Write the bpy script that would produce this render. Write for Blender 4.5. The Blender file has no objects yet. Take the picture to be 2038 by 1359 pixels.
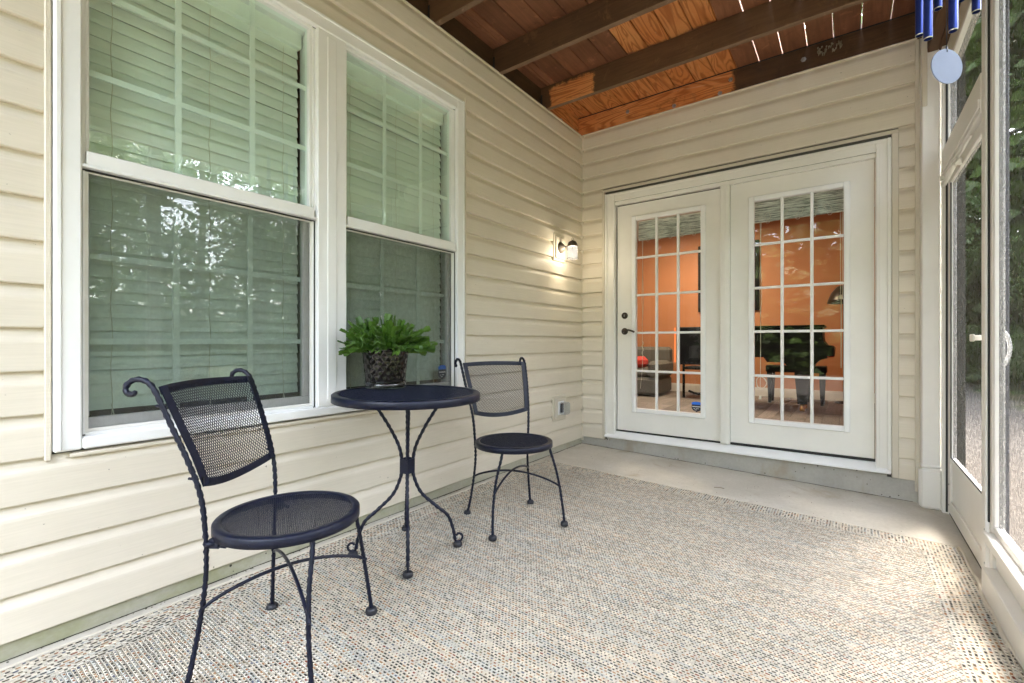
import bpy, math, random
from mathutils import Vector, Matrix
random.seed(7)
PI = math.pi
S = bpy.context.scene
COL = S.collection

# ------------------------------------------------------------------ camera
cam_d = bpy.data.cameras.new('camera'); cam = bpy.data.objects.new('camera', cam_d); COL.objects.link(cam)
cam_d.sensor_width = 36; cam_d.lens = 922/2038*36; cam_d.clip_start = .02; cam_d.clip_end = 600
TH = math.atan(673/922)
cam.location = (2.19, -4.19, 1.0); cam.rotation_euler = (PI/2, 0, TH)
S.camera = cam

# ------------------------------------------------------------------ world, sun, exposure
SUN_EL, SUN_AZ = math.radians(56), math.radians(22)      # azimuth clockwise from +Y
W = bpy.data.worlds.new('World'); S.world = W; W.use_nodes = True
wn = W.node_tree.nodes; wl = W.node_tree.links
bg = wn['Background']; sky = wn.new('ShaderNodeTexSky'); sky.sky_type = 'NISHITA'; sky.sun_disc = False
sky.sun_elevation = SUN_EL; sky.sun_rotation = SUN_AZ; sky.dust_density = 3.0; sky.air_density = 1.0
hs = wn.new('ShaderNodeHueSaturation'); hs.inputs['Saturation'].default_value = .42      # veiled, whitish sky
wl.new(sky.outputs[0], hs.inputs['Color']); wl.new(hs.outputs[0], bg.inputs[0]); bg.inputs[1].default_value = .15
sd = bpy.data.lights.new('sun', 'SUN'); sun = bpy.data.objects.new('sun', sd); COL.objects.link(sun)
sd.energy = 1.5; sd.angle = math.radians(16); sd.color = (1, .93, .86)
dirv = Vector((math.sin(SUN_AZ)*math.cos(SUN_EL), math.cos(SUN_AZ)*math.cos(SUN_EL), math.sin(SUN_EL)))
sun.rotation_euler = dirv.to_track_quat('Z', 'Y').to_euler()
S.view_settings.view_transform = 'Standard'; S.view_settings.look = 'None'; S.view_settings.gamma = 1
S.view_settings.use_curve_mapping = False
S.view_settings.exposure = 5.05
S.render.engine = 'CYCLES'
S.cycles.use_denoising = True
S.cycles.max_bounces = 10; S.cycles.diffuse_bounces = 5; S.cycles.glossy_bounces = 4
S.cycles.transmission_bounces = 6; S.cycles.transparent_max_bounces = 24
S.cycles.sample_clamp_indirect = 6; S.cycles.caustics_reflective = False; S.cycles.caustics_refractive = False

# ------------------------------------------------------------------ node helpers
class NT:
    def __init__(s, name):
        s.m = bpy.data.materials.new(name); s.m.use_nodes = True
        s.t = s.m.node_tree; s.n = s.t.nodes; s.l = s.t.links
        s.b = s.n['Principled BSDF']; s.out = s.n['Material Output']
        s._p = None
    def new(s, t, **k):
        n = s.n.new(t)
        for a, b in k.items(): setattr(n, a, b)
        return n
    def lk(s, a, b): s.l.new(a, b)
    def put(s, inp, v):
        if hasattr(v, 'is_output') or isinstance(v, bpy.types.NodeSocket): s.l.new(v, inp)
        else: inp.default_value = v
    def pos(s):
        if not s._p: s._p = s.new('ShaderNodeNewGeometry').outputs['Position']
        return s._p
    def objc(s): return s.new('ShaderNodeTexCoord').outputs['Object']
    def scale(s, v, sc):
        n = s.new('ShaderNodeVectorMath', operation='MULTIPLY'); s.put(n.inputs[0], v); n.inputs[1].default_value = sc; return n.outputs[0]
    def vadd(s, a, b):
        n = s.new('ShaderNodeVectorMath', operation='ADD'); s.put(n.inputs[0], a); s.put(n.inputs[1], b); return n.outputs[0]
    def noise(s, v, sc=5, det=4, rough=.5, dist=0, dim='3D'):
        n = s.new('ShaderNodeTexNoise', noise_dimensions=dim); s.put(n.inputs['Vector'], v)
        n.inputs['Scale'].default_value = sc; n.inputs['Detail'].default_value = det
        n.inputs['Roughness'].default_value = rough; n.inputs['Distortion'].default_value = dist
        return n.outputs[0]
    def ma(s, op, a, b=0, c=0):
        n = s.new('ShaderNodeMath', operation=op)
        for i, v in enumerate((a, b, c)): s.put(n.inputs[i], v)
        return n.outputs[0]
    def ramp(s, v, stops, interp='LINEAR'):
        n = s.new('ShaderNodeValToRGB'); s.put(n.inputs[0], v); r = n.color_ramp; r.interpolation = interp
        while len(r.elements) > 1: r.elements.remove(r.elements[-1])
        r.elements[0].position = stops[0][0]; c = stops[0][1]; r.elements[0].color = tuple(c)+(1,) if len(c) == 3 else c
        for p, c in stops[1:]:
            e = r.elements.new(p); e.color = tuple(c)+(1,) if len(c) == 3 else c
        return n.outputs[0]
    def mix(s, f, a, b, mode='MIX'):
        n = s.new('ShaderNodeMix', data_type='RGBA', blend_type=mode)
        s.put(n.inputs[0], f)
        for i, v in ((6, a), (7, b)):
            if isinstance(v, tuple) and len(v) == 3: v = v+(1,)
            s.put(n.inputs[i], v)
        return n.outputs[2]
    def maprange(s, v, a, b, c, d):
        n = s.new('ShaderNodeMapRange'); s.put(n.inputs[0], v)
        for i, x in enumerate((a, b, c, d)): n.inputs[i+1].default_value = x
        return n.outputs[0]
    def sep(s, v):
        n = s.new('ShaderNodeSeparateXYZ'); s.put(n.inputs[0], v); return n.outputs
    def comb(s, x, y, z):
        n = s.new('ShaderNodeCombineXYZ')
        for i, v in enumerate((x, y, z)): s.put(n.inputs[i], v)
        return n.outputs[0]
    def white(s, v, dim='3D'):
        n = s.new('ShaderNodeTexWhiteNoise', noise_dimensions=dim)
        s.put(n.inputs['Vector' if dim != '1D' else 'W'], v); return n.outputs
    def bump(s, h, strength=.3, dist=.002):
        n = s.new('ShaderNodeBump'); n.inputs['Strength'].default_value = strength; n.inputs['Distance'].default_value = dist
        s.put(n.inputs['Height'], h); s.lk(n.outputs[0], s.b.inputs['Normal']); return n
    def col(s, v):
        if isinstance(v, tuple) and len(v) == 3: v = v+(1,)
        s.put(s.b.inputs['Base Color'], v)
    def fin(s, rough=.5, metal=0, spec=.5):
        s.put(s.b.inputs['Roughness'], rough); s.b.inputs['Metallic'].default_value = metal
        s.b.inputs['Specular IOR Level'].default_value = spec; return s.m
    def rnd(s): return s.new('ShaderNodeObjectInfo').outputs['Random']

def simple(name, c, rough=.5, metal=0, spec=.5, var=.08, sc=8, bump=0, bsc=200):
    t = NT(name); p = t.pos(); n = t.noise(p, sc, 5, .6)
    k = t.maprange(n, .3, .7, 1-var, 1+var)
    t.col(t.mix(1.0, c, t.comb(k, k, k), 'MULTIPLY'))
    if bump: t.bump(t.noise(p, bsc, 3), bump, .001)
    return t.fin(rough, metal, spec)

def m_siding():
    t = NT('vinyl_siding'); p = t.pos()
    g = t.noise(t.scale(p, (6, 6, 160)), 1, 4, .6, .4)
    big = t.noise(p, 1.3, 4, .6)
    c = t.mix(t.maprange(big, .3, .7, 0, 1), (.675, .61, .505), (.735, .67, .565))
    c = t.mix(t.maprange(g, .35, .75, 0, .2), c, (.44, .40, .31))
    sp = t.noise(p, 55, 2, .5); c = t.mix(t.maprange(sp, .75, .78, 0, .7), c, (.12, .10, .06))
    t.col(c); t.bump(g, .08, .001)
    return t.fin(t.maprange(g, .3, .7, .42, .55), 0, .4)
def m_white(name='white_vinyl', c=(.86, .86, .86), rough=.38):
    t = NT(name); p = t.pos()
    n = t.noise(p, 3.5, 5, .6); n2 = t.noise(t.scale(p, (30, 30, 3)), 1, 4)
    k = t.maprange(n, .3, .75, 1.0, .92)
    cc = t.mix(1.0, c, t.comb(k, k, t.ma('MULTIPLY', k, .99)), 'MULTIPLY')
    cc = t.mix(t.maprange(n2, .62, .8, 0, .02), cc, (.4, .38, .3))
    t.col(cc); return t.fin(rough, 0, .5)
def m_concrete(name, c1, c2, green=0, pits=True, sc=1):
    t = NT(name); p = t.pos()
    a = t.noise(p, 2.2*sc, 6, .65, .3); b = t.noise(p, 60, 4, .6)
    c = t.mix(t.maprange(a, .3, .7, 0, 1), c1, c2)
    if green:
        g = t.noise(t.scale(p, (1, 1, 2)), 4, 5, .7)
        fade = t.maprange(t.sep(p)[1], -3.3, -.8, 1.0, .12)
        c = t.mix(t.ma('MULTIPLY', t.maprange(g, .36, .6, 0, green), fade), c, (.26, .28, .11))
    c = t.mix(t.maprange(b, .35, .7, 0, .16), c, (.2, .18, .14))
    if pits:
        v = t.new('ShaderNodeTexVoronoi'); v.inputs['Scale'].default_value = 34; t.put(v.inputs['Vector'], p)
        m = t.ma('LESS_THAN', v.outputs['Distance'], t.maprange(t.noise(p, 6, 3), .48, .7, .0, .22))
        c = t.mix(m, c, (.05, .045, .035))
    st = t.noise(t.scale(p, (1, 1, .4)), 3.1, 4, .6, .8); c = t.mix(t.maprange(st, .58, .75, 0, .45), c, (.3, .22, .12))
    t.col(c); t.bump(b, .3, .002); return t.fin(.85, 0, .25)
def m_wood(name, ax, dark, light, mask=None):
    """stained deck wood; ax = grain axis; mask(t,x,y,z)->0..1 socket where the stain is bare orange wood"""
    t = NT(name); p = t.pos(); r = t.rnd(); x, y, z = t.sep(p)
    off = t.comb(t.ma('MULTIPLY', r, 37), t.ma('MULTIPLY', r, 91), t.ma('MULTIPLY', r, 17))
    sc = [34, 34, 34]; sc[ax] = 2.6
    q = t.vadd(t.scale(p, tuple(sc)), off)
    g = t.noise(q, 1, 5, .6, 1.2)
    sc2 = [9, 9, 9]; sc2[ax] = 1.1
    w = t.ma('SINE', t.ma('MULTIPLY', t.noise(t.vadd(t.scale(p, tuple(sc2)), off), 1, 2, .4, .5), 75))
    w = t.maprange(w, -.2, 1, 0, 1)
    big = t.noise(t.vadd(p, off), 2.2, 4, .6)
    d = t.mix(t.maprange(big, .3, .7, 0, 1), dark, light)
    d = t.mix(t.maprange(g, .35, .7, 0, .45), d, tuple(c*.45 for c in dark))
    kk = t.maprange(r, 0, 1, .75, 1.3); d = t.mix(1.0, d, t.comb(kk, kk, kk), 'MULTIPLY')
    if mask:
        o = t.mix(t.maprange(big, .3, .7, 0, 1), (.60, .21, .06), (.68, .31, .11))
        o = t.mix(t.ma('MULTIPLY', w, .75), o, (.34, .095, .025))
        o = t.mix(t.maprange(g, .62, .8, 0, .8), o, (.70, .47, .24))
        o = t.mix(t.maprange(g, .25, .42, .55, 0), o, (.16, .065, .03))
        d = t.mix(mask(t, x, y, z), d, o)
    kn = t.noise(t.vadd(t.scale(p, (7, 7, 7)), off), 1, 4, .75, .6)
    d = t.mix(t.maprange(kn, .60, .72, 0, .55), d, tuple(c*.5 for c in dark)); d = t.mix(t.maprange(kn, .40, .30, 0, .35), d, tuple(min(c*1.9, .8) for c in light))
    t.col(d); t.bump(g, .6, .002); return t.fin(.62, 0, .3)
def band(t, v, a, b, n, e=.012):
    """1 inside a<v<b with ragged edges"""
    vv = t.ma('ADD', v, t.ma('MULTIPLY', t.ma('SUBTRACT', n, .5), .12))
    return t.ma('MULTIPLY', t.maprange(vv, a-e, a+e, 0, 1), t.maprange(vv, b-e, b+e, 1, 0))
def mask_boards(t, x, y, z):
    n = t.noise(t.pos(), 9, 4, .7)
    A = t.ma('MULTIPLY', band(t, x, -.2, 1.435, t.ma('MULTIPLY', 1, .5), .002), band(t, y, -.655, .2, n))
    B = t.ma('MULTIPLY', band(t, x, .768, 1.435, t.ma('MULTIPLY', 1, .5), .002), band(t, y, -1.335, -.70, n))
    return t.ma('MAXIMUM', A, B)
def mask_joist(t, x, y, z):
    n = t.noise(t.pos(), 13, 5, .75)
    return t.ma('MULTIPLY', band(t, x, .05, .47, n), t.ma('MULTIPLY', band(t, y, -.70, -.6, t.ma('MULTIPLY', 1, .5), .002), band(t, z, 3.05, 3.235, n)))
def mask_ledger(t, x, y, z):
    n = t.noise(t.pos(), 8, 4, .7)
    return t.ma('MULTIPLY', band(t, x, -.2, 1.40, n), band(t, y, -.60, .2, n, .02))

def m_rug():
    t = NT('woven_rug'); o = t.objc(); x, y, z = t.sep(o)
    wob = t.noise(o, 22, 2); x = t.ma('ADD', x, t.ma('MULTIPLY', t.ma('SUBTRACT', wob, .5), .008)); y = t.ma('ADD', y, t.ma('MULTIPLY', t.ma('SUBTRACT', t.noise(o, 17, 2), .5), .008))
    def weave(u, v, a, p, seed):
        # u along the yarn, v across; cell a x p
        row = t.ma('FLOOR', t.ma('DIVIDE', v, p)); fv = t.ma('FRACT', t.ma('DIVIDE', v, p))
        rr = t.white(t.ma('ADD', row, seed), '1D')[0]
        uu = t.ma('ADD', t.ma('DIVIDE', u, a), t.ma('ADD', t.ma('MULTIPLY', t.ma('MODULO', row, 2), .5), t.ma('MULTIPLY', rr, .25)))
        cell = t.ma('FLOOR', uu); fu = t.ma('FRACT', uu)
        wn_ = t.white(t.comb(cell, row, seed)); r1 = wn_[0]
        r2 = t.white(t.comb(cell, row, seed+9.3))[0]
        du = t.ma('ABSOLUTE', t.ma('SUBTRACT', fu, .5)); dv = t.ma('ABSOLUTE', t.ma('SUBTRACT', fv, .5))
        hu = t.ma('MULTIPLY_ADD', r2, .36, .08)
        dot = t.ma('MULTIPLY', t.maprange(t.ma('SUBTRACT', hu, du), -.05, .05, 0, 1), t.maprange(dv, .19, .33, 1, 0))
        pc = t.ramp(r1, [(0, (.022, .020, .019)), (.34, (.07, .05, .032)), (.46, (.26, .10, .035)), (.52, (.16, .13, .08)), (.56, (.09, .10, .085)),
                        (.66, (.20, .22, .22)), (.74, (.36, .20, .10)), (.86, (.09, .10, .14)), (.90, (.55, .50, .42)), (.96, (.20, .04, .02))], 'CONSTANT')
        big = t.noise(t.comb(t.ma('MULTIPLY', u, 4), row, seed), 1, 2)
        yc = t.ramp(t.ma('ADD', t.ma('MULTIPLY', rr, .6), t.ma('MULTIPLY', big, .4)), [(.1, (.67, .58, .45)), (.35, (.65, .60, .51)), (.5, (.79, .70, .56)), (.65, (.59, .59, .54)), (.85, (.75, .62, .46))])
        kb = t.maprange(t.white(t.comb(cell, row, seed+4.1))[0], 0, 1, .82, 1.08)
        yc = t.mix(1.0, yc, t.comb(kb, kb, kb), 'MULTIPLY')
        h = t.ma('MULTIPLY', t.ma('SUBTRACT', 1, t.ma('MULTIPLY', dot, .9)), t.ma('SINE', t.ma('MULTIPLY', fv, PI)))
        return t.mix(dot, yc, pc), h
    cA, hA = weave(x, y, .0155, .0112, 3.0)
    cB, hB = weave(y, x, .0215, .0150, 17.0)
    pass
    inb = t.ma('MULTIPLY', t.ma('GREATER_THAN', x, .17), t.ma('LESS_THAN', x, 2.43))
    inb = t.ma('MULTIPLY', inb, t.ma('LESS_THAN', y, -.13))
    c = t.mix(inb, cB, cA); h = t.ma('ADD', t.ma('MULTIPLY', hA, inb), t.ma('MULTIPLY', hB, t.ma('SUBTRACT', 1, inb)))
    dirt = t.noise(o, 1.4, 4, .6); c = t.mix(t.maprange(dirt, .4, .7, 0, .15), c, (.4, .36, .30))
    t.col(c); t.bump(h, 1.0, .006); return t.fin(.95, 0, .1)

def thin_glass(name, tint, refl, rough=.0):
    t = NT(name); tr = t.new('ShaderNodeBsdfTransparent'); tr.inputs[0].default_value = tint+(1,)
    gl = t.new('ShaderNodeBsdfGlossy'); gl.inputs['Roughness'].default_value = rough; gl.inputs[0].default_value = (1, 1, 1, 1)
    lw = t.new('ShaderNodeLayerWeight'); lw.inputs[0].default_value = .5
    k = t.ma('MULTIPLY_ADD', t.ma('POWER', lw.outputs['Facing'], 5), 1-refl, refl)      # Schlick
    mx = t.new('ShaderNodeMixShader'); t.put(mx.inputs[0], k); t.lk(tr.outputs[0], mx.inputs[1]); t.lk(gl.outputs[0], mx.inputs[2])
    if rough == 0:
        b = t.new('ShaderNodeBump'); b.inputs['Strength'].default_value = .05; b.inputs['Distance'].default_value = .01
        t.put(b.inputs['Height'], t.noise(t.pos(), 2.2, 2)); t.lk(b.outputs[0], gl.inputs['Normal'])
    t.lk(mx.outputs[0], t.out.inputs[0]); return t.m
def m_screen(name, c=(.13, .13, .13), op=.34):
    """insect screen: open weave of dark threads; threads close up when seen aslant"""
    t = NT(name); tr = t.new('ShaderNodeBsdfTransparent'); df = t.new('ShaderNodeBsdfDiffuse')
    n = t.noise(t.pos(), 45, 5, .7); n2 = t.noise(t.pos(), 5, 4, .6)
    kk = t.ma('MULTIPLY', t.maprange(n, .3, .7, .75, 1.3), t.maprange(n2, .3, .7, .85, 1.15))
    df.inputs[0].default_value = c+(1,); t.put(df.inputs[0], t.mix(1.0, c, t.comb(kk, kk, kk), 'MULTIPLY'))
    lw = t.new('ShaderNodeLayerWeight'); lw.inputs[0].default_value = .5
    cosv = t.ma('MAXIMUM', t.ma('SUBTRACT', 1, lw.outputs['Facing']), .08)
    op_ = t.ma('MINIMUM', t.ma('DIVIDE', op*.62, cosv), .80)
    op_ = t.ma('MINIMUM', t.ma('MULTIPLY', op_, t.maprange(n, .3, .7, .88, 1.12)), .9)
    mx = t.new('ShaderNodeMixShader'); t.put(mx.inputs[0], op_); t.lk(tr.outputs[0], mx.inputs[1]); t.lk(df.outputs[0], mx.inputs[2])
    t.lk(mx.outputs[0], t.out.inputs[0]); return t.m
def m_iron():
    t = NT('navy_wrought_iron'); p = t.pos()
    n = t.noise(p, 40, 4, .6); n2 = t.noise(p, 230, 3)
    c = t.mix(t.maprange(n, .4, .7, 0, 1), (.0038, .0055, .017), (.0065, .0095, .028))
    c = t.mix(t.maprange(n2, .72, .8, 0, .8), c, (.25, .24, .22))
    t.col(c); t.bump(n2, .15, .0005); return t.fin(t.maprange(n, .3, .7, .34, .5), 0, .35)
def m_emit(name, c, s):
    t = NT(name); t.b.inputs['Emission Color'].default_value = c+(1,); t.b.inputs['Emission Strength'].default_value = s
    t.col(c); return t.m

M = {}
M['siding'] = m_siding(); M['white'] = m_white(); M['door'] = m_white('cream_door_paint', (.82, .80, .76), .42)
M['lite'] = m_white('white_lite_frame', (.86, .86, .87), .35); M['tan'] = m_white('tan_trim', (.63, .575, .48), .4)
M['alu'] = m_white('white_aluminium', (.80, .78, .75), .35)
M['base'] = m_concrete('foundation_concrete', (.40, .385, .32), (.50, .475, .39), green=.5)
M['base2'] = m_concrete('step_concrete', (.36, .345, .315), (.47, .45, .41))
M['slab'] = m_concrete('porch_concrete', (.47, .43, .36), (.58, .54, .47), pits=False)
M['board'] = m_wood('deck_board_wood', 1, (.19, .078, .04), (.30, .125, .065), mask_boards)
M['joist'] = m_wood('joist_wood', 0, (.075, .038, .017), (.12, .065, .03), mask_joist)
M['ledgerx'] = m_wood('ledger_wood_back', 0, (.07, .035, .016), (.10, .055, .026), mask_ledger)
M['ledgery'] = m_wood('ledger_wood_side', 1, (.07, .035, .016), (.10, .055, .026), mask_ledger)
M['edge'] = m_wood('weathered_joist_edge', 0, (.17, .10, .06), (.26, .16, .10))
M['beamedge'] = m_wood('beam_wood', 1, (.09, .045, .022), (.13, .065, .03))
M['rug'] = m_rug(); M['bind'] = simple('rug_binding', (.55, .50, .41), .95, bump=.4, bsc=500)
M['win'] = thin_glass('window_glass', (.87, .98, .915), .12)
M['pane'] = thin_glass('door_glass', (.90, .93, .91), .024)
M['muntin_in'] = simple('grille_white', (.92, .94, .92), .4, var=.02)
M['halfscreen'] = m_screen('window_screen', (.075, .08, .075), .54)
M['screen'] = m_screen('porch_screen', (.095, .094, .095), .60)
M['blind'] = simple('blind_slat', (.86, .88, .84), .5, var=.05, sc=3)
M['iron'] = m_iron(); M['rubber'] = simple('rubber_foot', (.012, .013, .02), .5, bump=.2)
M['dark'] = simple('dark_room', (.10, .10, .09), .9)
M['dark2'] = simple('dark_gap', (.02, .02, .02), .8)
M['bronze'] = simple('aged_bronze', (.055, .042, .035), .35, .6, bump=.1)
M['pewter'] = simple('weathered_bronze', (.12, .10, .085), .55, .3, bump=.2)
M['steel'] = simple('galvanised_steel', (.42, .43, .44), .35, .8)
M['orange'] = simple('orange_wall_paint', (.44, .175, .07), .6, var=.06, sc=2)
M['trimin'] = simple('baseboard_paint', (.60, .56, .50), .5)
M['floorin'] = m_wood('grey_floor_plank', 1, (.20, .17, .145), (.30, .26, .23))
M['black'] = simple('piano_black', (.006, .0055, .0055), .45, spec=.12, var=.1)
M['sofa'] = simple('sofa_fabric', (.11, .10, .082), .9, bump=.3)
M['red'] = simple('red_fabric', (.45, .035, .02), .8)
M['cream'] = simple('cream_cord', (.68, .64, .54), .7)
M['pot'] = simple('black_glaze', (.007, .0055, .005), .09, var=.2)
M['soil'] = simple('soil', (.03, .02, .012), .9)
def m_plant(name, a, b, sc=30):
    t = NT(name); r = t.rnd(); n = t.noise(t.pos(), sc, 3)
    c = t.mix(t.ma('ADD', t.ma('MULTIPLY', r, .6), t.ma('MULTIPLY', n, .4)), a, b)
    t.col(c); t.b.inputs['Subsurface Weight'].default_value = 0
    tr = t.new('ShaderNodeBsdfTranslucent'); t.lk(c, tr.inputs[0]); mx = t.new('ShaderNodeMixShader'); mx.inputs[0].default_value = .25
    t.lk(t.b.outputs[0], mx.inputs[1]); t.lk(tr.outputs[0], mx.inputs[2]); t.lk(mx.outputs[0], t.out.inputs[0])
    return t.fin(.42, 0, .5)
M['cactus'] = m_plant('cactus_green', (.03, .085, .012), (.12, .25, .03))
M['leaf'] = m_plant('tree_leaf', (.045, .085, .02), (.115, .165, .04), 3)
M['bark'] = simple('bark', (.10, .08, .06), .9, bump=.6, bsc=30)
M['chime'] = simple('violet_blue_tube', (.03, .055, .26), .28, .6, var=.15)
M['sail'] = simple('chime_sail', (.22, .26, .38), .4, .1, var=.06)
M['tube_end'] = simple('bare_aluminium', (.6, .6, .56), .3, .9)
M['blue'] = simple('sticker_blue', (.02, .16, .75), .4); M['stk'] = simple('sticker_navy', (.008, .012, .03), .4); M['ink'] = simple('sticker_white', (.8, .8, .8), .5)
M['smoke'] = thin_glass('clear_plastic', (.80, .84, .88), .08, .08)
t = NT('lit_lamp_glass'); e = t.new('ShaderNodeEmission'); e.inputs[0].default_value = (1, .95, .84, 1); e.inputs[1].default_value = .035
tr = t.new('ShaderNodeBsdfTransparent'); mx = t.new('ShaderNodeMixShader'); mx.inputs[0].default_value = .45; t.lk(tr.outputs[0], mx.inputs[1]); t.lk(e.outputs[0], mx.inputs[2]); t.lk(mx.outputs[0], t.out.inputs[0]); M['lampglass'] = t.m
M['nest'] = simple('old_mud_nest', (.25, .21, .15), .95, bump=.5)

# ------------------------------------------------------------------ mesh helpers
class MB:
    def __init__(s): s.v = []; s.f = []; s.sm = []
    def add(s, vs, fs, smooth=False):
        k = len(s.v); s.v += [tuple(v) for v in vs]; s.f += [tuple(i+k for i in f) for f in fs]; s.sm += [smooth]*len(fs); return s
    def box(s, x0, x1, y0, y1, z0, z1):
        return s.add([(x0,y0,z0),(x1,y0,z0),(x1,y1,z0),(x0,y1,z0),(x0,y0,z1),(x1,y0,z1),(x1,y1,z1),(x0,y1,z1)],
                     [(0,3,2,1),(4,5,6,7),(0,1,5,4),(1,2,6,5),(2,3,7,6),(3,0,4,7)])
    def bbox(s, x0, x1, y0, y1, z0, z1, b=.003):
        """box with chamfered edges"""
        X = (x0, x1); Y = (y0, y1); Z = (z0, z1); b = min(b, (x1-x0)*.45, (y1-y0)*.45, (z1-z0)*.45)
        vs = []; idx = {}
        for i in (0, 1):
            for j in (0, 1):
                for k in (0, 1):
                    sx, sy, sz = (b, -b)[i], (b, -b)[j], (b, -b)[k]
                    for a in range(3):
                        p = [X[i]+sx, Y[j]+sy, Z[k]+sz]; p[a] = (X[i], Y[j], Z[k])[a]
                        idx[i, j, k, a] = len(vs); vs.append(p)
        F = []
        for i in (0, 1):
            q = [idx[i,0,0,0], idx[i,1,0,0], idx[i,1,1,0], idx[i,0,1,0]]; F.append(q if i else q[::-1])
            q = [idx[0,i,0,1], idx[0,i,1,1], idx[1,i,1,1], idx[1,i,0,1]]; F.append(q if i else q[::-1])
            q = [idx[0,0,i,2], idx[1,0,i,2], idx[1,1,i,2], idx[0,1,i,2]]; F.append(q if i else q[::-1])
        for i in (0, 1):
            for j in (0, 1):
                F.append([idx[i,j,0,0], idx[i,j,1,0], idx[i,j,1,1], idx[i,j,0,1]])
                F.append([idx[i,0,j,0], idx[i,1,j,0], idx[i,1,j,2], idx[i,0,j,2]])
                F.append([idx[0,i,j,1], idx[1,i,j,1], idx[1,i,j,2], idx[0,i,j,2]])
                for k in (0, 1): F.append([idx[i,j,k,0], idx[i,j,k,1], idx[i,j,k,2]])
        return s.add(vs, F)
    def tube(s, path, r, n=8, twist=0, cap=True, smooth=True, phase=0, sq=0):
        P = [Vector(p) for p in path]; m = len(P); rs = r if isinstance(r, (list, tuple)) else [r]*m
        T = [(P[min(i+1, m-1)]-P[max(i-1, 0)]).normalized() for i in range(m)]
        a = Vector((0, 0, 1)) if abs(T[0].z) < .9 else Vector((1, 0, 0)); N = (a - T[0]*a.dot(T[0])).normalized()
        vs = []; L = 0
        for i in range(m):
            if i: N = (N - T[i]*N.dot(T[i])).normalized(); L += (P[i]-P[i-1]).length
            B = T[i].cross(N); ph = phase+twist*L
            for k in range(n):
                an = 2*PI*k/n+ph; vs.append(P[i]+(N*math.cos(an)+B*math.sin(an))*rs[i]*(1-sq*(k % 2)))
        fs = [(i*n+k, i*n+(k+1) % n, (i+1)*n+(k+1) % n, (i+1)*n+k) for i in range(m-1) for k in range(n)]
        if cap: fs += [tuple(range(n))[::-1], tuple(range((m-1)*n, m*n))]
        return s.add(vs, fs, smooth)
    def lathe(s, prof, n=32, c=(0, 0, 0), smooth=True, closed=False):
        vs = []; m = len(prof)
        for r, z in prof:
            for k in range(n): a = 2*PI*k/n; vs.append((c[0]+r*math.cos(a), c[1]+r*math.sin(a), c[2]+z))
        fs = [(i*n+k, i*n+(k+1) % n, ((i+1) % m)*n+(k+1) % n, ((i+1) % m)*n+k) for i in range(m if closed else m-1) for k in range(n)]
        return s.add(vs, fs, smooth)
    def prism(s, poly, axis, a, b):
        """poly: list of 2D points in the other two axes (cyclic order x,y,z without axis)"""
        def mk(p, t):
            q = list(p); q.insert(axis, t); return q
        n = len(poly); vs = [mk(p, a) for p in poly]+[mk(p, b) for p in poly]
        fs = [(i, (i+1) % n, n+(i+1) % n, n+i) for i in range(n)]+[tuple(range(n))[::-1], tuple(range(n, 2*n))]
        return s.add(vs, fs)
    def build(s, name, mat, parent=None, loc=None, rot=None):
        me = bpy.data.meshes.new(name); me.from_pydata(s.v, [], s.f); me.materials.append(mat)
        me.polygons.foreach_set('use_smooth', s.sm); me.update()
        o = bpy.data.objects.new(name, me); COL.objects.link(o)
        if parent: o.parent = parent
        if loc: o.location = loc
        if rot: o.rotation_euler = rot
        return o
def fixn(o):
    import bmesh
    bm = bmesh.new(); bm.from_mesh(o.data); bmesh.ops.recalc_face_normals(bm, faces=bm.faces); bm.to_mesh(o.data); bm.free(); return o
def thing(name, label, cat, loc=(0, 0, 0), rot=(0, 0, 0), group=None):
    o = bpy.data.objects.new(name, None); COL.objects.link(o); o.location = loc; o.rotation_euler = rot
    o.empty_display_size = .1
    o['label'] = label; o['category'] = cat
    if group: o['group'] = group
    return o
def tag(o, label, cat, group=None):
    o['label'] = label; o['category'] = cat
    if group: o['group'] = group
    return o
def struct(o): o['kind'] = 'structure'; return o
def part(name, mat, parent, *boxes, b=.0):
    m = MB()
    for q in boxes:
        m.bbox(*q, b=b) if b else m.box(*q)
    return m.build(name, mat, parent)
def copy_tree(o, parent=None):
    c = o.copy(); COL.objects.link(c); c.parent = parent
    for ch in list(o.children): copy_tree(ch, c)
    return c
def spline(pts, n=6):
    P = [Vector(p) for p in pts]; out = []
    for i in range(len(P)-1):
        p0 = P[max(i-1, 0)]; p1 = P[i]; p2 = P[i+1]; p3 = P[min(i+2, len(P)-1)]
        for k in range(n):
            t = k/n; out.append(.5*((2*p1)+(p2-p0)*t+(2*p0-5*p1+4*p2-p3)*t*t+(3*p1-p0-3*p2+p3)*t**3))
    out.append(P[-1]); return out

# ------------------------------------------------------------------ ground and porch slab
def fz(x): return -.022-.03*x
sl = MB()
sl.add([(-.6, -7, fz(-.6)), (2.84, -7, fz(2.84)), (2.84, .5, fz(2.84)), (-.6, .5, fz(-.6)),
        (-.6, -7, -.45), (2.84, -7, -.45), (2.84, .5, -.45), (-.6, .5, -.45)],
       [(0,1,2,3), (4,7,6,5), (0,4,5,1), (1,5,6,2), (2,6,7,3), (3,7,4,0)])
struct(sl.build('porch_floor', M['slab']))
t = NT('lawn_ground'); n1 = t.noise(t.pos(), .35, 5, .6); n2 = t.noise(t.pos(), 14, 4)
c = t.mix(t.maprange(n1, .42, .58, 0, 1), (.06, .10, .025), (.15, .12, .085)); c = t.mix(t.maprange(n2, .3, .7, 0, .5), c, (.04, .06, .02))
gx_, gy_, gz_ = t.sep(t.pos()); edge = t.ma('ADD', gx_, t.ma('MULTIPLY', t.noise(t.pos(), .5, 4), 2.0))
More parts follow.
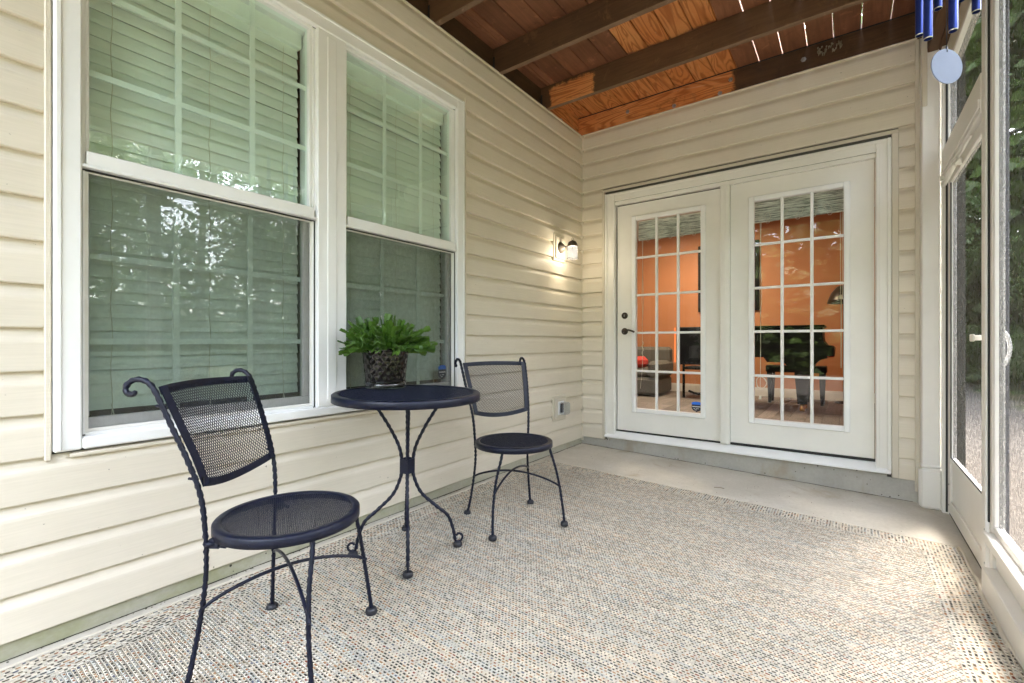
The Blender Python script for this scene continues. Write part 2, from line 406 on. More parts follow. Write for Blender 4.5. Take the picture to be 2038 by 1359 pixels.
c = t.mix(t.maprange(edge, 6.0, 6.4, 1, 0), c, t.mix(n2, (.10, .09, .078), (.155, .142, .125)))
t.col(c); t.bump(n2, .8, .03); M['lawn'] = t.fin(.95, 0, .1)
struct(MB().add([(-150, -150, -.4), (180, -150, -.4), (180, 180, -.4), (-150, 180, -.4)], [(0, 1, 2, 3)]).build('ground', M['lawn']))

# ------------------------------------------------------------------ siding walls
CH, Z0 = .144, .038
PROF = [(0, -.006), (0, .0185), (.0025, .0215), (.006, .0220), (.094, .0208), (.103, .0195), (.116, .0140), (.130, .0060), (.146, .0005), (.146, -.006)]
def course(axis, a, b, z, parent, h=CH):
    """axis 1: runs along y on the left wall (faces +x); axis 0: runs along x on the back wall (faces -y)"""
    m = MB(); k = h/CH
    if axis == 1: m.prism([(d, z+zz*k) for zz, d in PROF], 1, a, b)
    else: m.prism([(-d, z+zz*k) for zz, d in PROF], 0, a, b)
    return fixn(m.build('siding_board', M['siding'], parent))
lw = thing('siding_wall', 'long beige vinyl lap siding wall behind the bistro table, with the twin window in it', 'wall')
part('sheathing', M['dark'], lw, (-.14, -.006, -7, -3.80, -.3, 3.06), (-.14, -.006, -1.79, -.0, -.3, 3.06), (-.14, -.006, -3.80, -1.79, -.3, .64), (-.14, -.006, -3.80, -1.79, 2.63, 3.06), (-.24, -.086, -7.5, .4, 3.0605, 9.0))  # last box: unseen house wall, made tall to block sky through deck gaps
for k in range(21):
    z = Z0+CH*k
    if 4 <= k <= 17:
        course(1, -6.9, -3.845, z, lw); course(1, -1.775, -.018, z, lw)
    else: course(1, -6.9, -.018, z, lw)
part('foundation', M['base'], lw, (-.006, .006, -6.9, -2.262, -.3, .036), (-.006, .006, -2.232, -.006, -.3, .036), (-.006, .0045, -2.262, -2.232, -.3, .036))
part('top_trim', M['siding'], lw, (-.005, .012, -6.9, -.018, 3.062, 3.072), b=.002)
part('window_channel', M['siding'], lw, (.0, .026, -3.862, -3.845, .60, 2.70), (.0, .026, -1.775, -1.757, .60, 2.70), (.0, .026, -3.80, -1.80, .600, .6145), b=.003)
part('corner_trim', M['tan'], lw, (-.002, .026, -.018, .000, .01, 3.065), b=.004)

bw = thing('siding_wall', 'beige vinyl lap siding wall with the white French doors set in it', 'wall')
part('sheathing', M['dark'], bw, (-.006, .34, .006, .14, -.3, 3.06), (2.36, 2.8, .006, .14, -.3, 3.06), (.34, 2.36, .006, .14, 2.37, 3.06), (-.08, 2.8, .104, .14, 3.0605, 3.35), (.34, 2.36, .006, .14, -.3, .085))
for k in range(21):
    z = .05+(3.062-.05)/21*k; h = (3.062-.05)/21
    if k <= 16:
        course(0, .014, .236, z, bw, h); course(0, 2.462, 2.70, z, bw, h)
    else: course(0, .014, 2.70, z, bw, h)
part('foundation', M['base2'], bw, (.006, 2.8, -.006, .006, -.3, .049), (.28, 2.40, -.008, -.0065, -.3, .0745))
part('top_trim', M['siding'], bw, (.014, 2.56, -.012, .005, 3.063, 3.073), b=.002)
part('corner_trim', M['tan'], bw, (.001, .018, -.028, -.0185, .012, 3.065), b=.004)
part('door_channel', M['tan'], bw, (.236, .262, -.026, .0, .052, 2.45), (2.424, 2.462, -.026, .0, .052, 2.45), (.236, 2.462, -.017, .0, 2.4505, 2.476), b=.004)
part('end_channel', M['tan'], bw, (2.546, 2.572, -.030, -.0175, -.02, 3.05), b=.004)

# ------------------------------------------------------------------ twin window
tw = thing('twin_window', 'white vinyl twin double-hung window with closed blinds, left of the French doors', 'window')
def framebar(name, mat, par, *b, bev=.004): return part(name, mat, par, *b, b=bev)
YA, YB, YC, YD, YE, YF = -3.842, -3.768, -2.884, -2.720, -1.858, -1.787
ZB, ZR0, ZR1, ZT, ZTT, ZBB = .667, 1.612, 1.672, 2.585, 2.664, .624
framebar('casing', M['white'], tw, (.0, .030, YA, YB, ZBB, ZTT), bev=.006)
framebar('casing', M['white'], tw, (.0, .030, YE, YF, ZBB, ZTT), bev=.006)
framebar('casing', M['white'], tw, (.0, .0295, YB, YE, ZT, ZTT), bev=.006)
framebar('sill', M['white'], tw, (.0, .0335, YB, YE, ZBB, ZB), bev=.006)
framebar('casing', M['white'], tw, (.0, .0290, YC, YD, ZB, ZT), bev=.004)
framebar('casing_bead', M['white'], tw, (.03, .036, YA+.004, YA+.020, ZBB+.004, ZTT-.004), (.03, .036, YF-.018, YF-.004, ZBB+.004, ZTT-.004), (.0295, .036, YA+.020, YF-.018, ZTT-.020, ZTT-.004), bev=.003)
framebar('mullion_cover', M['white'], tw, (.029, .0335, -2.832, -2.782, .70, 2.56), bev=.003)
for wi, (a, b) in enumerate(((YB, YC), (YD, YE))):
    # jamb liner (recess sides)
    part('jamb_liner', M['white'], tw, (-.12, .0, a-.008, a+.012, ZB, ZT), (-.12, .0, b-.012, b+.008, ZB, ZT), (-.12, .0, a+.012, b-.012, ZT-.012, ZT+.006), (-.12, .004, a+.012, b-.012, ZB-.006, ZB+.010))
    # upper sash, set in from the casing, fixed glass
    us = part('upper_sash', M['white'], tw, (-.04, .022, a+.0125, b-.0125, ZR0+.004, ZR1), (-.04, -.002, a+.0125, a+.024, ZR1, ZT-.012), (-.04, -.002, b-.030, b-.0125, ZR1, ZT-.012), b=.003)
    framebar('check_rail', M['white'], tw, (.0, .027, a, b, ZR0, ZR0+.012), bev=.002)
    ls = part('lower_sash', M['white'], tw, (-.055, -.030, a+.0125, a+.030, ZB+.06, ZR0), (-.055, -.030, b-.045, b-.0125, ZB+.06, ZR0), (-.055, -.030, a+.0125, b-.0125, ZB+.011, ZB+.058), b=.003)
    w = b-a
    for sash, x, z0, z1 in ((us, -.022, ZR1, ZT-.012), (ls, -.045, ZB+.055, ZR0)):
        MB().add([(x, a+.012, z0), (x, b-.012, z0), (x, b-.012, z1), (x, a+.012, z1)], [(0, 1, 2, 3)]).build('glass', M['win'], sash)
        y1 = a+w*.345; y2 = a+w*.675
        zz = [z0+(z1-z0)*.335, z0+(z1-z0)*.672] if sash is us else [1.0, 1.313]
        xg = x-.010
        for yy in (y1, y2): part('muntin', M['muntin_in'], sash, (xg-.005, xg+.001, yy-.011, yy+.011, z0, z1))
        for zq in zz: part('muntin', M['muntin_in'], sash, (xg-.006, xg+.0002, a+.02, b-.02, zq-.011, zq+.011))
    # insect half screen
    sc_ = part('half_screen', M['alu'], tw, (-.016, -.006, a+.0125, a+.022, ZB+.0105, ZR0-.002), (-.016, -.006, b-.022, b-.0125, ZB+.0105, ZR0-.002),
               (-.016, -.006, a+.022, b-.022, ZB+.0105, ZB+.022), (-.016, -.006, a+.022, b-.022, ZR0-.012, ZR0-.002))
    MB().add([(-.011, a+.02, ZB+.02), (-.011, b-.02, ZB+.02), (-.011, b-.02, ZR0-.01), (-.011, a+.02, ZR0-.01)], [(0, 1, 2, 3)]).build('screen_mesh', M['halfscreen'], sc_)
    # dark gasket line round the lower opening
    part('gasket', M['dark2'], tw, (-.006, .003, a, a+.005, ZB+.002, ZR0-.001), (-.006, .003, b-.005, b, ZB+.002, ZR0-.001), (-.006, .003, a+.005, b-.005, ZR0-.006, ZR0-.001), (-.006, .003, a+.005, b-.005, ZB, ZB+.004))
    # blind (hangs in the room: a thing of its own)
    bl = thing('window_blind', ['closed white slatted blind behind the large left window', 'closed white slatted blind behind the narrower window beside the lamp'][wi], 'blind', (-.105, a, 0), group='white blinds in the twin window')
    part('valance', M['blind'], bl, (-.02, .02, .02, w-.02, 2.50, 2.60), b=.004)
    nsl = 35; m0 = None
    for k in range(nsl):
        z = .745+k*(2.50-.745)/nsl
        if m0 is None:
            sm = MB(); seg = [(.0075, -.003), (.0055, .014), (.0005, .034), (-.0050, .0520)]
            vs = []; fs = []
            for yy in (.035, w-.035):
                for (dx, dz) in seg: vs.append((dx, yy, dz))
            for (dx, dz) in seg: vs.append((dx-.003, .035, dz))
            for (dx, dz) in seg: vs.append((dx-.003, w-.035, dz))
            fs = [(i, 4+i, 5+i, 1+i) for i in range(3)]+[(8+i, 9+i, 13+i, 12+i) for i in range(3)]+[(0, 8, 12, 4), (3, 7, 15, 11)]
            sm.add(vs, fs); m0 = sm.build('slat', M['blind'], bl, (0, 0, z))
        else:
            o = m0.copy(); COL.objects.link(o); o.location = (random.uniform(-.001, .001), 0, z+random.uniform(-.0012, .0012)); o.rotation_euler = (random.uniform(-.0012, .0012), random.uniform(-.014, .014), 0)
    for fy in (.12, .5, .87):
        pts = [(.014+.002*math.sin(k*2.1), w*fy+.003*math.sin(k*1.3), .72+k*.05) for k in range(36)]
        MB().tube(pts, .0013, 4).build('ladder_cord', M['cream'], bl)
        MB().tube([(.016, w*fy+.012, .69), (.015, w*fy+.004, .735), (.015, w*fy, .76)], .002, 4).build('cord_end', M['cream'], bl)

# dim bedroom behind the twin window
rm = thing('bedroom_shell', 'dim bedroom walls seen under the blinds of the twin window', 'room')
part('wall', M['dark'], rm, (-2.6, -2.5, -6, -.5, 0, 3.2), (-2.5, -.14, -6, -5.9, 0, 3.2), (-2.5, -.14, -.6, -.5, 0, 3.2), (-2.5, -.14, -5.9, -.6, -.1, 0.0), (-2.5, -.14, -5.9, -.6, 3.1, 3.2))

# ------------------------------------------------------------------ French doors
fd = thing('french_doors', 'pair of cream French doors with white-framed fifteen-pane glass, on the concrete step', 'door')
CT = 2.424
framebar('casing', M['door'], fd, (.262, .362, -.016, .0, .078, CT), (2.336, 2.424, -.016, .0, .078, CT), (.362, 2.336, -.0155, .0, 2.345, CT), bev=.004)
framebar('casing_bead', M['door'], fd, (.264, .286, -.026, -.0165, .078, CT+.001), (2.40, 2.422, -.026, -.0165, .078, CT+.001), (.286, 2.40, -.0255, -.016, CT-.022, CT), (.340, .358, -.021, -.0165, .10, 2.36), (2.340, 2.358, -.021, -.0165, .10, 2.36), bev=.003)
framebar('jamb', M['door'], fd, (.340, .362, .0, .12, .10, 2.345), (2.336, 2.358, .0, .12, .10, 2.345), (.362, 2.336, .0, .12, 2.312, 2.345), bev=.003)
framebar('mullion', M['door'], fd, (1.307, 1.378, -.012, .12, .142, 2.312), bev=.004)
framebar('mullion_bead', M['door'], fd, (1.330, 1.352, -.017, -.0125, .15, 2.31), bev=.002)
SM = MB(); SM.prism([(-.045, .078), (-.045, .090), (.03, .138), (.12, .138), (.12, .078)], 0, .268, 2.418); fixn(SM.build('sill', M['lite'], fd))
framebar('threshold', M['dark2'], fd, (.362, 1.307, .022, .05, .138, .150), (1.378, 2.336, .022, .05, .138, .156), bev=.001)
def shade(px0, px1, par): pass
for di, (x0, x1, gx0, gx1) in enumerate(((.372, 1.300, .559, 1.142), (1.380, 2.330, 1.557, 2.151))):
    gz0, gz1 = .372, 2.142; z0, z1 = (.152, 2.300) if di == 0 else (.158, 2.310)
    y0, y1 = .030, .072
    d = part('door', M['door'], fd, (x0, gx0-.02, y0, y1, z0, z1), (gx1+.02, x1, y0, y1, z0, z1), (gx0-.02, gx1+.02, y0, y1, z0, gz0-.02), (gx0-.02, gx1+.02, y0, y1, gz1+.02, z1))
    L = MB(); f = .040
    L.bbox(gx0-f, gx0, .016, .030, gz0-f, gz1+f, .005); L.bbox(gx1, gx1+f, .016, .030, gz0-f, gz1+f, .005)
    L.bbox(gx0, gx1, .0165, .030, gz0-f, gz0, .005); L.bbox(gx0, gx1, .0165, .030, gz1, gz1+f, .005)
    L.box(gx0-.02, gx0, .030, .060, gz0-.02, gz1+.02); L.box(gx1, gx1+.02, .030, .060, gz0-.02, gz1+.02); L.box(gx0, gx1, .030, .060, gz0-.02, gz0); L.box(gx0, gx1, .030, .060, gz1, gz1+.02)
    L.build('lite_frame', M['lite'], d)
    xs = [gx0+(gx1-gx0)*k/3 for k in range(4)]; zs = [gz0, .723, 1.081, 1.435, 1.787, gz1]
    for xx in xs[1:3]: part('muntin', M['lite'], d, (xx-.011, xx+.011, .022, .050, gz0, gz1), b=.004)
    for zz in zs[1:5]: part('muntin', M['lite'], d, (gx0, gx1, .0235, .0485, zz-.010, zz+.010), b=.004)
    for i in range(3):
        for j in range(5):
            e = .008; MB().add([(xs[i]+e, .040, zs[j]+e), (xs[i+1]-e, .040, zs[j]+e), (xs[i+1]-e, .040, zs[j+1]-e), (xs[i]+e, .040, zs[j+1]-e)], [(0, 1, 2, 3)]).build('pane', M['pane'], d)
    if di == 0:
        def rosette(name, z, r):
            m = MB(); m.lathe([(0, .014), (r*.55, .014), (r*.7, .010), (r, .006), (r, 0)], 24)
            return m.build(name, M['bronze'], d, (.447, .030, z), (PI/2, 0, 0))
        rosette('deadbolt', 1.247, .031)
        part('key_slot', M['steel'], d, (.4445, .4495, .012, .0155, 1.236, 1.258))
        rosette('door_handle', 1.097, .032)
        MB().tube(spline([(.447, .03, 1.097), (.447, -.018, 1.097), (.462, -.028, 1.100), (.50, -.028, 1.108), (.535, -.026, 1.100), (.562, -.022, 1.088)], 5), .0085, 8).build('lever', M['bronze'], d)
    part('weatherstrip', M['dark2'], fd, (x0-.006, x0-.0005, .034, .06, z0, z1), (x0, x1, .034, .06, z1+.0005, z1+.008))
def sticker(name, label, origin, ux, w, h):
    """small shield: navy body, blue cap, faint white lettering lines; ux = direction along the glass"""
    st = thing(name, label, 'sticker')
    o = Vector(origin); U = Vector(ux); N = Vector((0, 0, 1)).cross(U)*-1
    def poly(pts, mat, nm, off):
        vs = [o+U*(p[0]*w)+Vector((0, 0, p[1]*h))+N*off for p in pts]+[o+U*(p[0]*w)+Vector((0, 0, p[1]*h))+N*(off-.0006) for p in pts]; n = len(pts)
        return MB().add(vs, [tuple(range(n)), tuple(range(n, 2*n))[::-1]]+[(i, (i+1) % n, n+(i+1) % n, n+i) for i in range(n)]).build(nm, mat, st)
    poly([(.5, 0), (.86, .16), (1, .38), (.96, .78), (.04, .78), (0, .38), (.14, .16)], M['stk'], 'shield', .001)
    poly([(.03, .70), (.97, .70), (1, .86), (.8, .97), (.5, 1), (.2, .97), (0, .86)], M['blue'], 'cap', .002)
    rr = random.Random(3); xx = .1
    words = MB()
    while xx < .88:
        ww = rr.uniform(.04, .075); hh = rr.uniform(.07, .11)
        vs = [o+U*(a*w)+Vector((0, 0, b*h))+N*.0022 for a, b in ((xx, .47), (xx+ww, .47), (xx+ww, .47+hh), (xx, .47+hh))]; words.add(vs, [(0, 1, 2, 3)]); xx += ww+.018
    for (a, b, c) in ((.2, .36, .30), (.45, .75, .31), (.32, .55, .19)):
        vs = [o+U*(p*w)+Vector((0, 0, q*h))+N*.0022 for p, q in ((a, c), (b, c), (b, c+.035), (a, c+.035))]; words.add(vs, [(0, 1, 2, 3)])
    words.build('lettering', M['ink'], st)
    return st
sticker('security_sticker', 'small blue and navy shield sticker in the bottom right pane of the left door', (1.062, .0385, .382), (1, 0, 0), .084, .092)
sticker('security_sticker', 'small blue and navy sticker low in the narrower window, behind the table', (-.040, -1.975, .742), (0, 1, 0), .075, .100)

# woven shades rolled up inside each door
def m_shade():
    t = NT('woven_reed_shade'); p = t.pos()
    g = t.noise(t.scale(p, (7, 7, 170)), 1, 4, .7, .3); g2 = t.noise(t.scale(p, (18, 18, 60)), 1, 3)
    c = t.mix(t.maprange(g, .42, .56, 0, 1), (.22, .24, .22), (.78, .80, .74)); c = t.mix(t.maprange(g2, .6, .75, 0, .8), c, (.78, .76, .68))
    t.col(c); t.bump(g, .5, .002); return t.fin(.8)
M['reed'] = m_shade()
for di, (a, b, zb) in enumerate(((.545, 1.155, 1.965), (1.545, 2.165, 1.985))):
    sh = thing('woven_shade', ['raised woven reed shade behind the glass of the left door', 'raised woven reed shade behind the glass of the right door'][di], 'shade', group='reed shades in the doors')
    m = MB()
    for k in range(16):
        zz = zb+k*.0115; m.bbox(a+random.uniform(0, .004), b-random.uniform(0, .004), .112+random.uniform(0, .006), .132, zz, zz+.0105, b=.003)
    m.build('reed_fold', M['reed'], sh)
    for q in range(5):
        cx = a+.1+q*.105; pts = [(cx+.02*math.cos(k*.9+q)+.004*k*math.sin(q), .106, zb+.04+.03*math.sin(k*.9+q*2)) for k in range(9)]
        MB().tube(spline(pts, 3), .0016, 4).build('loose_cord', M['cream'], sh)
        MB().tube([(cx+.014*math.cos(k*PI/5), .106, zb-.004+.012*math.sin(k*PI/5)) for k in range(11)], .0016, 4).build('cord_loop', M['cream'], sh)
    cx = a+.045
    zl = 1.15 if di == 0 else .60
    MB().tube(spline([(cx, .105, zb), (cx+.004, .105, 1.7), (cx-.002, .105, 1.4), (cx+.004, .105, 1.1 if di else 1.3), (cx, .105, zl)], 5), .0022, 5).build('pull_cord', M['cream'], sh)
    MB().tube(spline([(cx+.008, .105, zb), (cx+.003, .105, 1.7), (cx+.012, .105, 1.4), (cx+.002, .105, 1.2)], 5), .0018, 5).build('pull_cord', M['cream'], sh)
    if di:
        pts = [(cx+.012+.038*math.cos(k*1.02+.3*math.sin(k)), .10+.002*(k % 3), .66+.05*math.sin(k*1.02)) for k in range(30)]
        MB().tube(spline(pts, 3), .0024, 5).build('coiled_cord', M['cream'], sh)
        MB().lathe([(0, .03), (.008, .03), (.012, 0), (0, 0)], 10).build('tassel', M['cream'], sh, (cx, .105, .525))
        for q in (0, .012): MB().tube([(b-.035+q, .105, zb), (b-.034+q, .105, 1.35)], .0016, 4).build('pull_cord', M['cream'], sh)
        MB().lathe([(0, .035), (.009, .03), (.012, 0), (0, 0)], 10).build('tassel', M['cream'], sh, (b-.03, .105, 1.32))
        MB().tube([(b-.03, .105, 1.32), (b-.03, .105, .80)], .0035, 5).build('pull_cord', M['cream'], sh)
    else:
        MB().tube(spline([(cx+.006+.01*math.sin(k*2), .103, 1.0-.02*k) for k in range(8)], 3), .002, 4).build('knotted_cord', M['cream'], sh)
        MB().tube(spline([(cx, .105, 1.15), (cx+.003, .105, .8), (cx-.018, .105, .55)], 5), .002, 4).build('pull_cord', M['cream'], sh)

# ------------------------------------------------------------------ living room behind the doors
FZ = .13
fl_ = struct(part('interior_floor', M['dark'], None, (-2.6, 2.72, .14, 4.2, -.1, FZ-.008)))
xk = -2.4; m0 = None
while xk < 2.5:
    yk = .14+random.uniform(-.7, 0)
    while yk < 4.1:
        ln = random.uniform(.9, 1.5); a = max(yk, .142); b = min(yk+ln-.003, 4.1)
        if b > a+.05: part('floor_plank', M['floorin'], fl_, (xk+.0015, xk+.1535, a, b, FZ-.0075, FZ), b=.0015)
        yk += ln
    xk += .155
iw = thing('interior_wall', 'orange painted living room wall behind the grand piano', 'wall')
part('wall', M['orange'], iw, (-2.5, 2.8, 4.2005, 4.3, 0, 2.9), (-2.5, 2.70, 4.1, 4.2, 0, 2.9))
part('baseboard', M['trimin'], iw, (-2.5, 2.69, 4.078, 4.0995, FZ+.001, FZ+.115), (-2.5, 2.69, 4.085, 4.0995, FZ+.1155, FZ+.14), b=.004)
iw2 = thing('interior_wall', 'orange side wall of the living room, seen through the left door', 'wall')
part('wall', M['orange'], iw2, (-2.6, -2.5, .14, 4.2, 0, 2.9)); part('baseboard', M['trimin'], iw2, (-2.4995, -2.48, .15, 4.07, FZ+.001, FZ+.12), b=.003)
iw3 = thing('interior_wall', 'orange wall on the far right of the living room', 'wall')
part('wall', M['orange'], iw3, (2.70, 2.80, .145, 4.2, 0, 2.9))
ic = tag(part('interior_ceiling', M['trimin'], None, (-2.6, 2.8, .14, 4.2, 2.9, 3.0)), 'pale ceiling of the living room', 'ceiling')
la = bpy.data.lights.new('room_ceiling_lamp', 'AREA'); la.energy = 3.6; la.size = .7; la.color = (1, .80, .58)
lo = bpy.data.objects.new('room_ceiling_lamp', la); COL.objects.link(lo); lo.location = (.2, 2.6, 2.86)
# grand piano, seen from its side
pn = thing('grand_piano', 'black grand piano behind the right door', 'piano', (0, 0, FZ))
def pz(z): return z-FZ
P = [(.55, pz(.80)), (1.30, pz(.80)), (1.34, pz(.74)), (1.52, pz(.74)), (1.60, pz(.66)), (1.64, pz(.62)), (1.80, pz(.62)), (1.84, pz(.72)), (1.90, pz(.78)), (1.97, pz(.80)), (1.97, pz(.825)), (2.035, pz(.825)), (2.037, pz(.925)), (2.02, pz(.945)), (1.97, pz(.955)), (1.935, pz(1.0)), (1.925, pz(1.06)), (1.925, pz(1.17)), (.55, pz(1.17))]
fixn(MB().prism([(x, z) for x, z in P], 1, 2.45, 3.0).build('piano_case', M['black'], pn))
part('lid', M['black'], pn, (.50, 1.945, 2.43, 3.05, pz(1.176), pz(1.20)), b=.006)
part('key_slip', M['red'], pn, (1.93, 2.03, 2.47, 2.98, pz(.812), pz(.822)))
for lx, ly in ((1.71, 2.62), (.70, 2.62), (1.71, 2.92)):
    m = MB(); m.add([(lx-.05, ly-.05, .09), (lx+.05, ly-.05, .09), (lx+.05, ly+.05, .09), (lx-.05, ly+.05, .09), (lx-.085, ly-.06, .5), (lx+.085, ly-.06, .5), (lx+.085, ly+.06, .5), (lx-.085, ly+.06, .5)], [(0,3,2,1),(4,5,6,7),(0,1,5,4),(1,2,6,5),(2,3,7,6),(3,0,4,7)])
    lg = m.build('leg', M['black'], pn); MB().lathe([(0, .09), (.02, .09), (.032, .03), (.03, 0), (0, 0)], 12).build('caster', simple('brass', (.5, .22, .06), .3, .8), lg, (lx, ly, 0))
bn = thing('piano_bench', 'black bench with tapered legs beyond the grand piano', 'bench', (1.575, 3.45, FZ))
part('seat', M['black'], bn, (-.36, .36, -.17, .17, .44, .53), b=.01)
for sx in (-.31, .31):
    for sy in (-.13, .13):
        m = MB(); m.add([(sx-.018, sy-.018, 0), (sx+.018, sy-.018, 0), (sx+.018, sy+.018, 0), (sx-.018, sy+.018, 0), (sx-.035, sy-.035, .44), (sx+.035, sy-.035, .44), (sx+.035, sy+.035, .44), (sx-.035, sy+.035, .44)], [(0,3,2,1),(4,5,6,7),(0,1,5,4),(1,2,6,5),(2,3,7,6),(3,0,4,7)]); m.build('leg', M['black'], bn)
lmp = thing('floor_lamp', 'dark scalloped lamp shade on a stand at the right edge of the door glass', 'lamp', (2.12, 3.85, FZ))
MB().lathe([(.05, .30), (.09, .28), (.15, .20), (.19, .10), (.20, .05), (.185, .06), (.14, .17), (.05, .27)], 20).build('lamp_shade', M['bronze'], lmp, (0, 0, 1.36))
MB().lathe([(.0, 1.5), (.012, 1.5), (.012, .03), (.11, .02), (.11, 0), (0, 0)], 14).build('lamp_stand', M['bronze'], lmp)
pf = thing('picture_frame', 'dark framed picture on the orange wall, at the left of the right door glass', 'picture')
part('frame', M['black'], pf, (.95, 1.02, 4.06, 4.099, 1.50, 2.62), (.095, .15, 4.06, 4.099, 1.50, 2.62), (.15, .95, 4.06, 4.099, 1.50, 1.56), (.15, .95, 4.06, 4.099, 2.56, 2.62))
part('canvas', M['orange'], pf, (.15, .95, 4.075, 4.09, 1.56, 2.56))
so = thing('sofa', 'grey brown sofa seen through the left door', 'sofa', (-.95, 3.35, FZ))
part('seat', M['sofa'], so, (-.75, .72, -.40, .35, .03, .30), b=.04); part('cushion', M['sofa'], so, (-.74, .55, -.38, .15, .302, .44), b=.05)
part('backrest', M['sofa'], so, (-.75, .72, .17, .42, .44, .78), b=.05); part('armrest', M['sofa'], so, (.56, .74, -.41, .40, .30, .56), b=.05)
tag(part('red_cushion', M['red'], None, (-.75, -.44, 3.0, 3.2, .58, .76), b=.06), 'red cushion on the grey sofa behind the left door', 'cushion')
ks = thing('keyboard_stand', 'black cabinet and stool silhouettes at the right of the left door glass', 'cabinet', (.15, 3.2, FZ))
part('cabinet', M['black'], ks, (-.12, .35, -.15, .25, .52, 1.09), b=.01); part('shelf', M['black'], ks, (.0, .38, -.2, .28, .45, .49), b=.005)
for lx in (-.05, .30): MB().tube([(lx, .0, 0), (lx, .0, .52)], .02, 8).build('leg', M['black'], ks)
MB().tube(spline([(.30, -.1, .45), (.36, -.1, .3), (.33, -.1, .15), (.2, -.1, .08), (.05, -.1, .12)], 5), .018, 8).build('curved_brace', M['black'], ks)
part('glowing_edge', m_emit('amber_glow_strip', (1, .22, .06), .02), ks, (-.145, -.125, -.16, -.14, .55, 1.08))  # glow put into the cabinet edge to look lit; no lamp here

# ------------------------------------------------------------------ deck above
DE = -5.35
dk = thing('deck_ceiling', 'stained wooden deck overhead, brown joists and boards with bare orange patches', 'ceiling')
xs = [-.0, .022, .105]
gx = .105
m0 = part('deck_board', M['board'], dk, (-.084, .016, DE, .10, 3.268, 3.30)); 
for i, (a, b) in enumerate([(.018, .045), (.049, .100)]): part('deck_board', M['board'], dk, (a, b, DE, .10, 3.268, 3.30), b=.003)
for k in range(19):
    a = .105+.1655*k; g_ = .0034 if a < 1.4 else .0027; part('deck_board', M['board'], dk, (a+g_, a+.1655-g_-random.uniform(0, .001), DE, .10, 3.268+random.uniform(0, .002), 3.306), b=.0035)
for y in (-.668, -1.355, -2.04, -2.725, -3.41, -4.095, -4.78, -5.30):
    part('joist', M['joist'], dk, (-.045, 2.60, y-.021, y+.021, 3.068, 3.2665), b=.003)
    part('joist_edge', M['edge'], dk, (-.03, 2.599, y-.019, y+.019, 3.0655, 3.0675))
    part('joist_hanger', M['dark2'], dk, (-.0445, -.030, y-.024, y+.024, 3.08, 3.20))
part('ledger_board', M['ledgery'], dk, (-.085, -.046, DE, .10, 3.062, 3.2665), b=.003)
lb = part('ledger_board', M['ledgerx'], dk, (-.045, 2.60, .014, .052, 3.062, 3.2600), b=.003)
part('gap_backing', M['dark2'], dk, (-.05, 1.50, -5.2, .09, 3.3085, 3.313))  # opaque dark sheet added above the boards so their gaps look dark
part('flashing', M['dark2'], dk, (-.045, 2.6, .0135, .05, 3.2605, 3.2675))
for (x, z) in ((.482, 3.182), (.918, 3.108), (1.384, 3.188), (1.30, 3.10), (1.9, 3.17)):
    bo = MB().lathe([(0, .012), (.011, .012), (.012, .004), (.019, .0035), (.019, 0)], 6, smooth=False).build('bolt', M['steel'], lb, (x, .0135, z), (PI/2, 0, 0))
MB().lathe([(0, .010), (.012, .010), (.013, .003), (.022, .0025), (.022, 0)], 6, smooth=False).build('bolt', M['steel'], dk, (-.045, -.33, 3.115), (0, PI/2, 0))
part('rim_beam', M['beamedge'], dk, (2.601, 2.655, DE, .10, 2.90, 3.267), b=.004)
part('outer_beam', M['beamedge'], dk, (2.656, 2.745, DE, .10, 2.897, 3.266), b=.004)
# upper house wall over the ledger: unseen, raised to block sky in board gaps
nest = MB(); rr = random.Random(5)
for k in range(34):
    x = 1.99+rr.uniform(0, .15); z = 3.225-rr.uniform(0, .07)*(1-abs(x-2.06)*5); nest.tube([(x, .014, z), (x+.003, -.004, z-.004), (x, .0, z-rr.uniform(.012, .03))], [.002, .006, .002], 5)
tag(nest.build('wasp_nest', M['nest']), 'crumbling old mud nest on the dark ledger board', 'nest')

# ------------------------------------------------------------------ corner column and screen wall
cp = thing('corner_column', 'white vinyl column with a chunky base beside the screen door', 'column')
part('shaft', M['alu'], cp, (2.573, 2.664, -.115, -.031, .185, 2.93), b=.006)
part('base_block', M['alu'], cp, (2.560, 2.676, -.135, -.030, -.098, .165), b=.016)
part('base_cap', M['alu'], cp, (2.567, 2.670, -.125, -.0305, .165, .19), b=.01)
part('top_channel', M['tan'], cp, (2.573, 2.60, -.122, -.1155, 2.55, 3.05), b=.002)
sw = thing('screen_wall', 'white aluminium framed screen wall along the right side of the porch', 'screen')
XS = 2.70
def fr(name, *b, mat='alu', bev=.003): return part(name, M[mat], sw, *b, b=bev)
fr('post', (2.668, 2.735, -.155, -.105, -.1, 2.90))
fr('post', (2.676, 2.735, -1.275, -1.205, -.1, 2.90)); fr('post_channel', (2.690, 2.730, -1.330, -1.276, -.02, 2.90))
part('post_spline', M['dark2'], sw, (2.684, 2.6895, -1.2885, -1.2765, .2, 2.89), (2.684, 2.694, -.1615, -.1555, -.09, 2.89))
fr('header', (2.672, 2.735, -1.204, -.156, 2.055, 2.235)); fr('header_bead', (2.664, 2.672, -1.204, -.156, 2.075, 2.115))
fr('top_rail', (2.680, 2.735, -6.6, -.1, 2.700, 2.730))
fr('fascia', (2.690, 2.730, -6.6, -.1, 2.7305, 2.896), mat='tan')
ys = [-1.33, -2.75, -4.2, -5.6, -6.6]
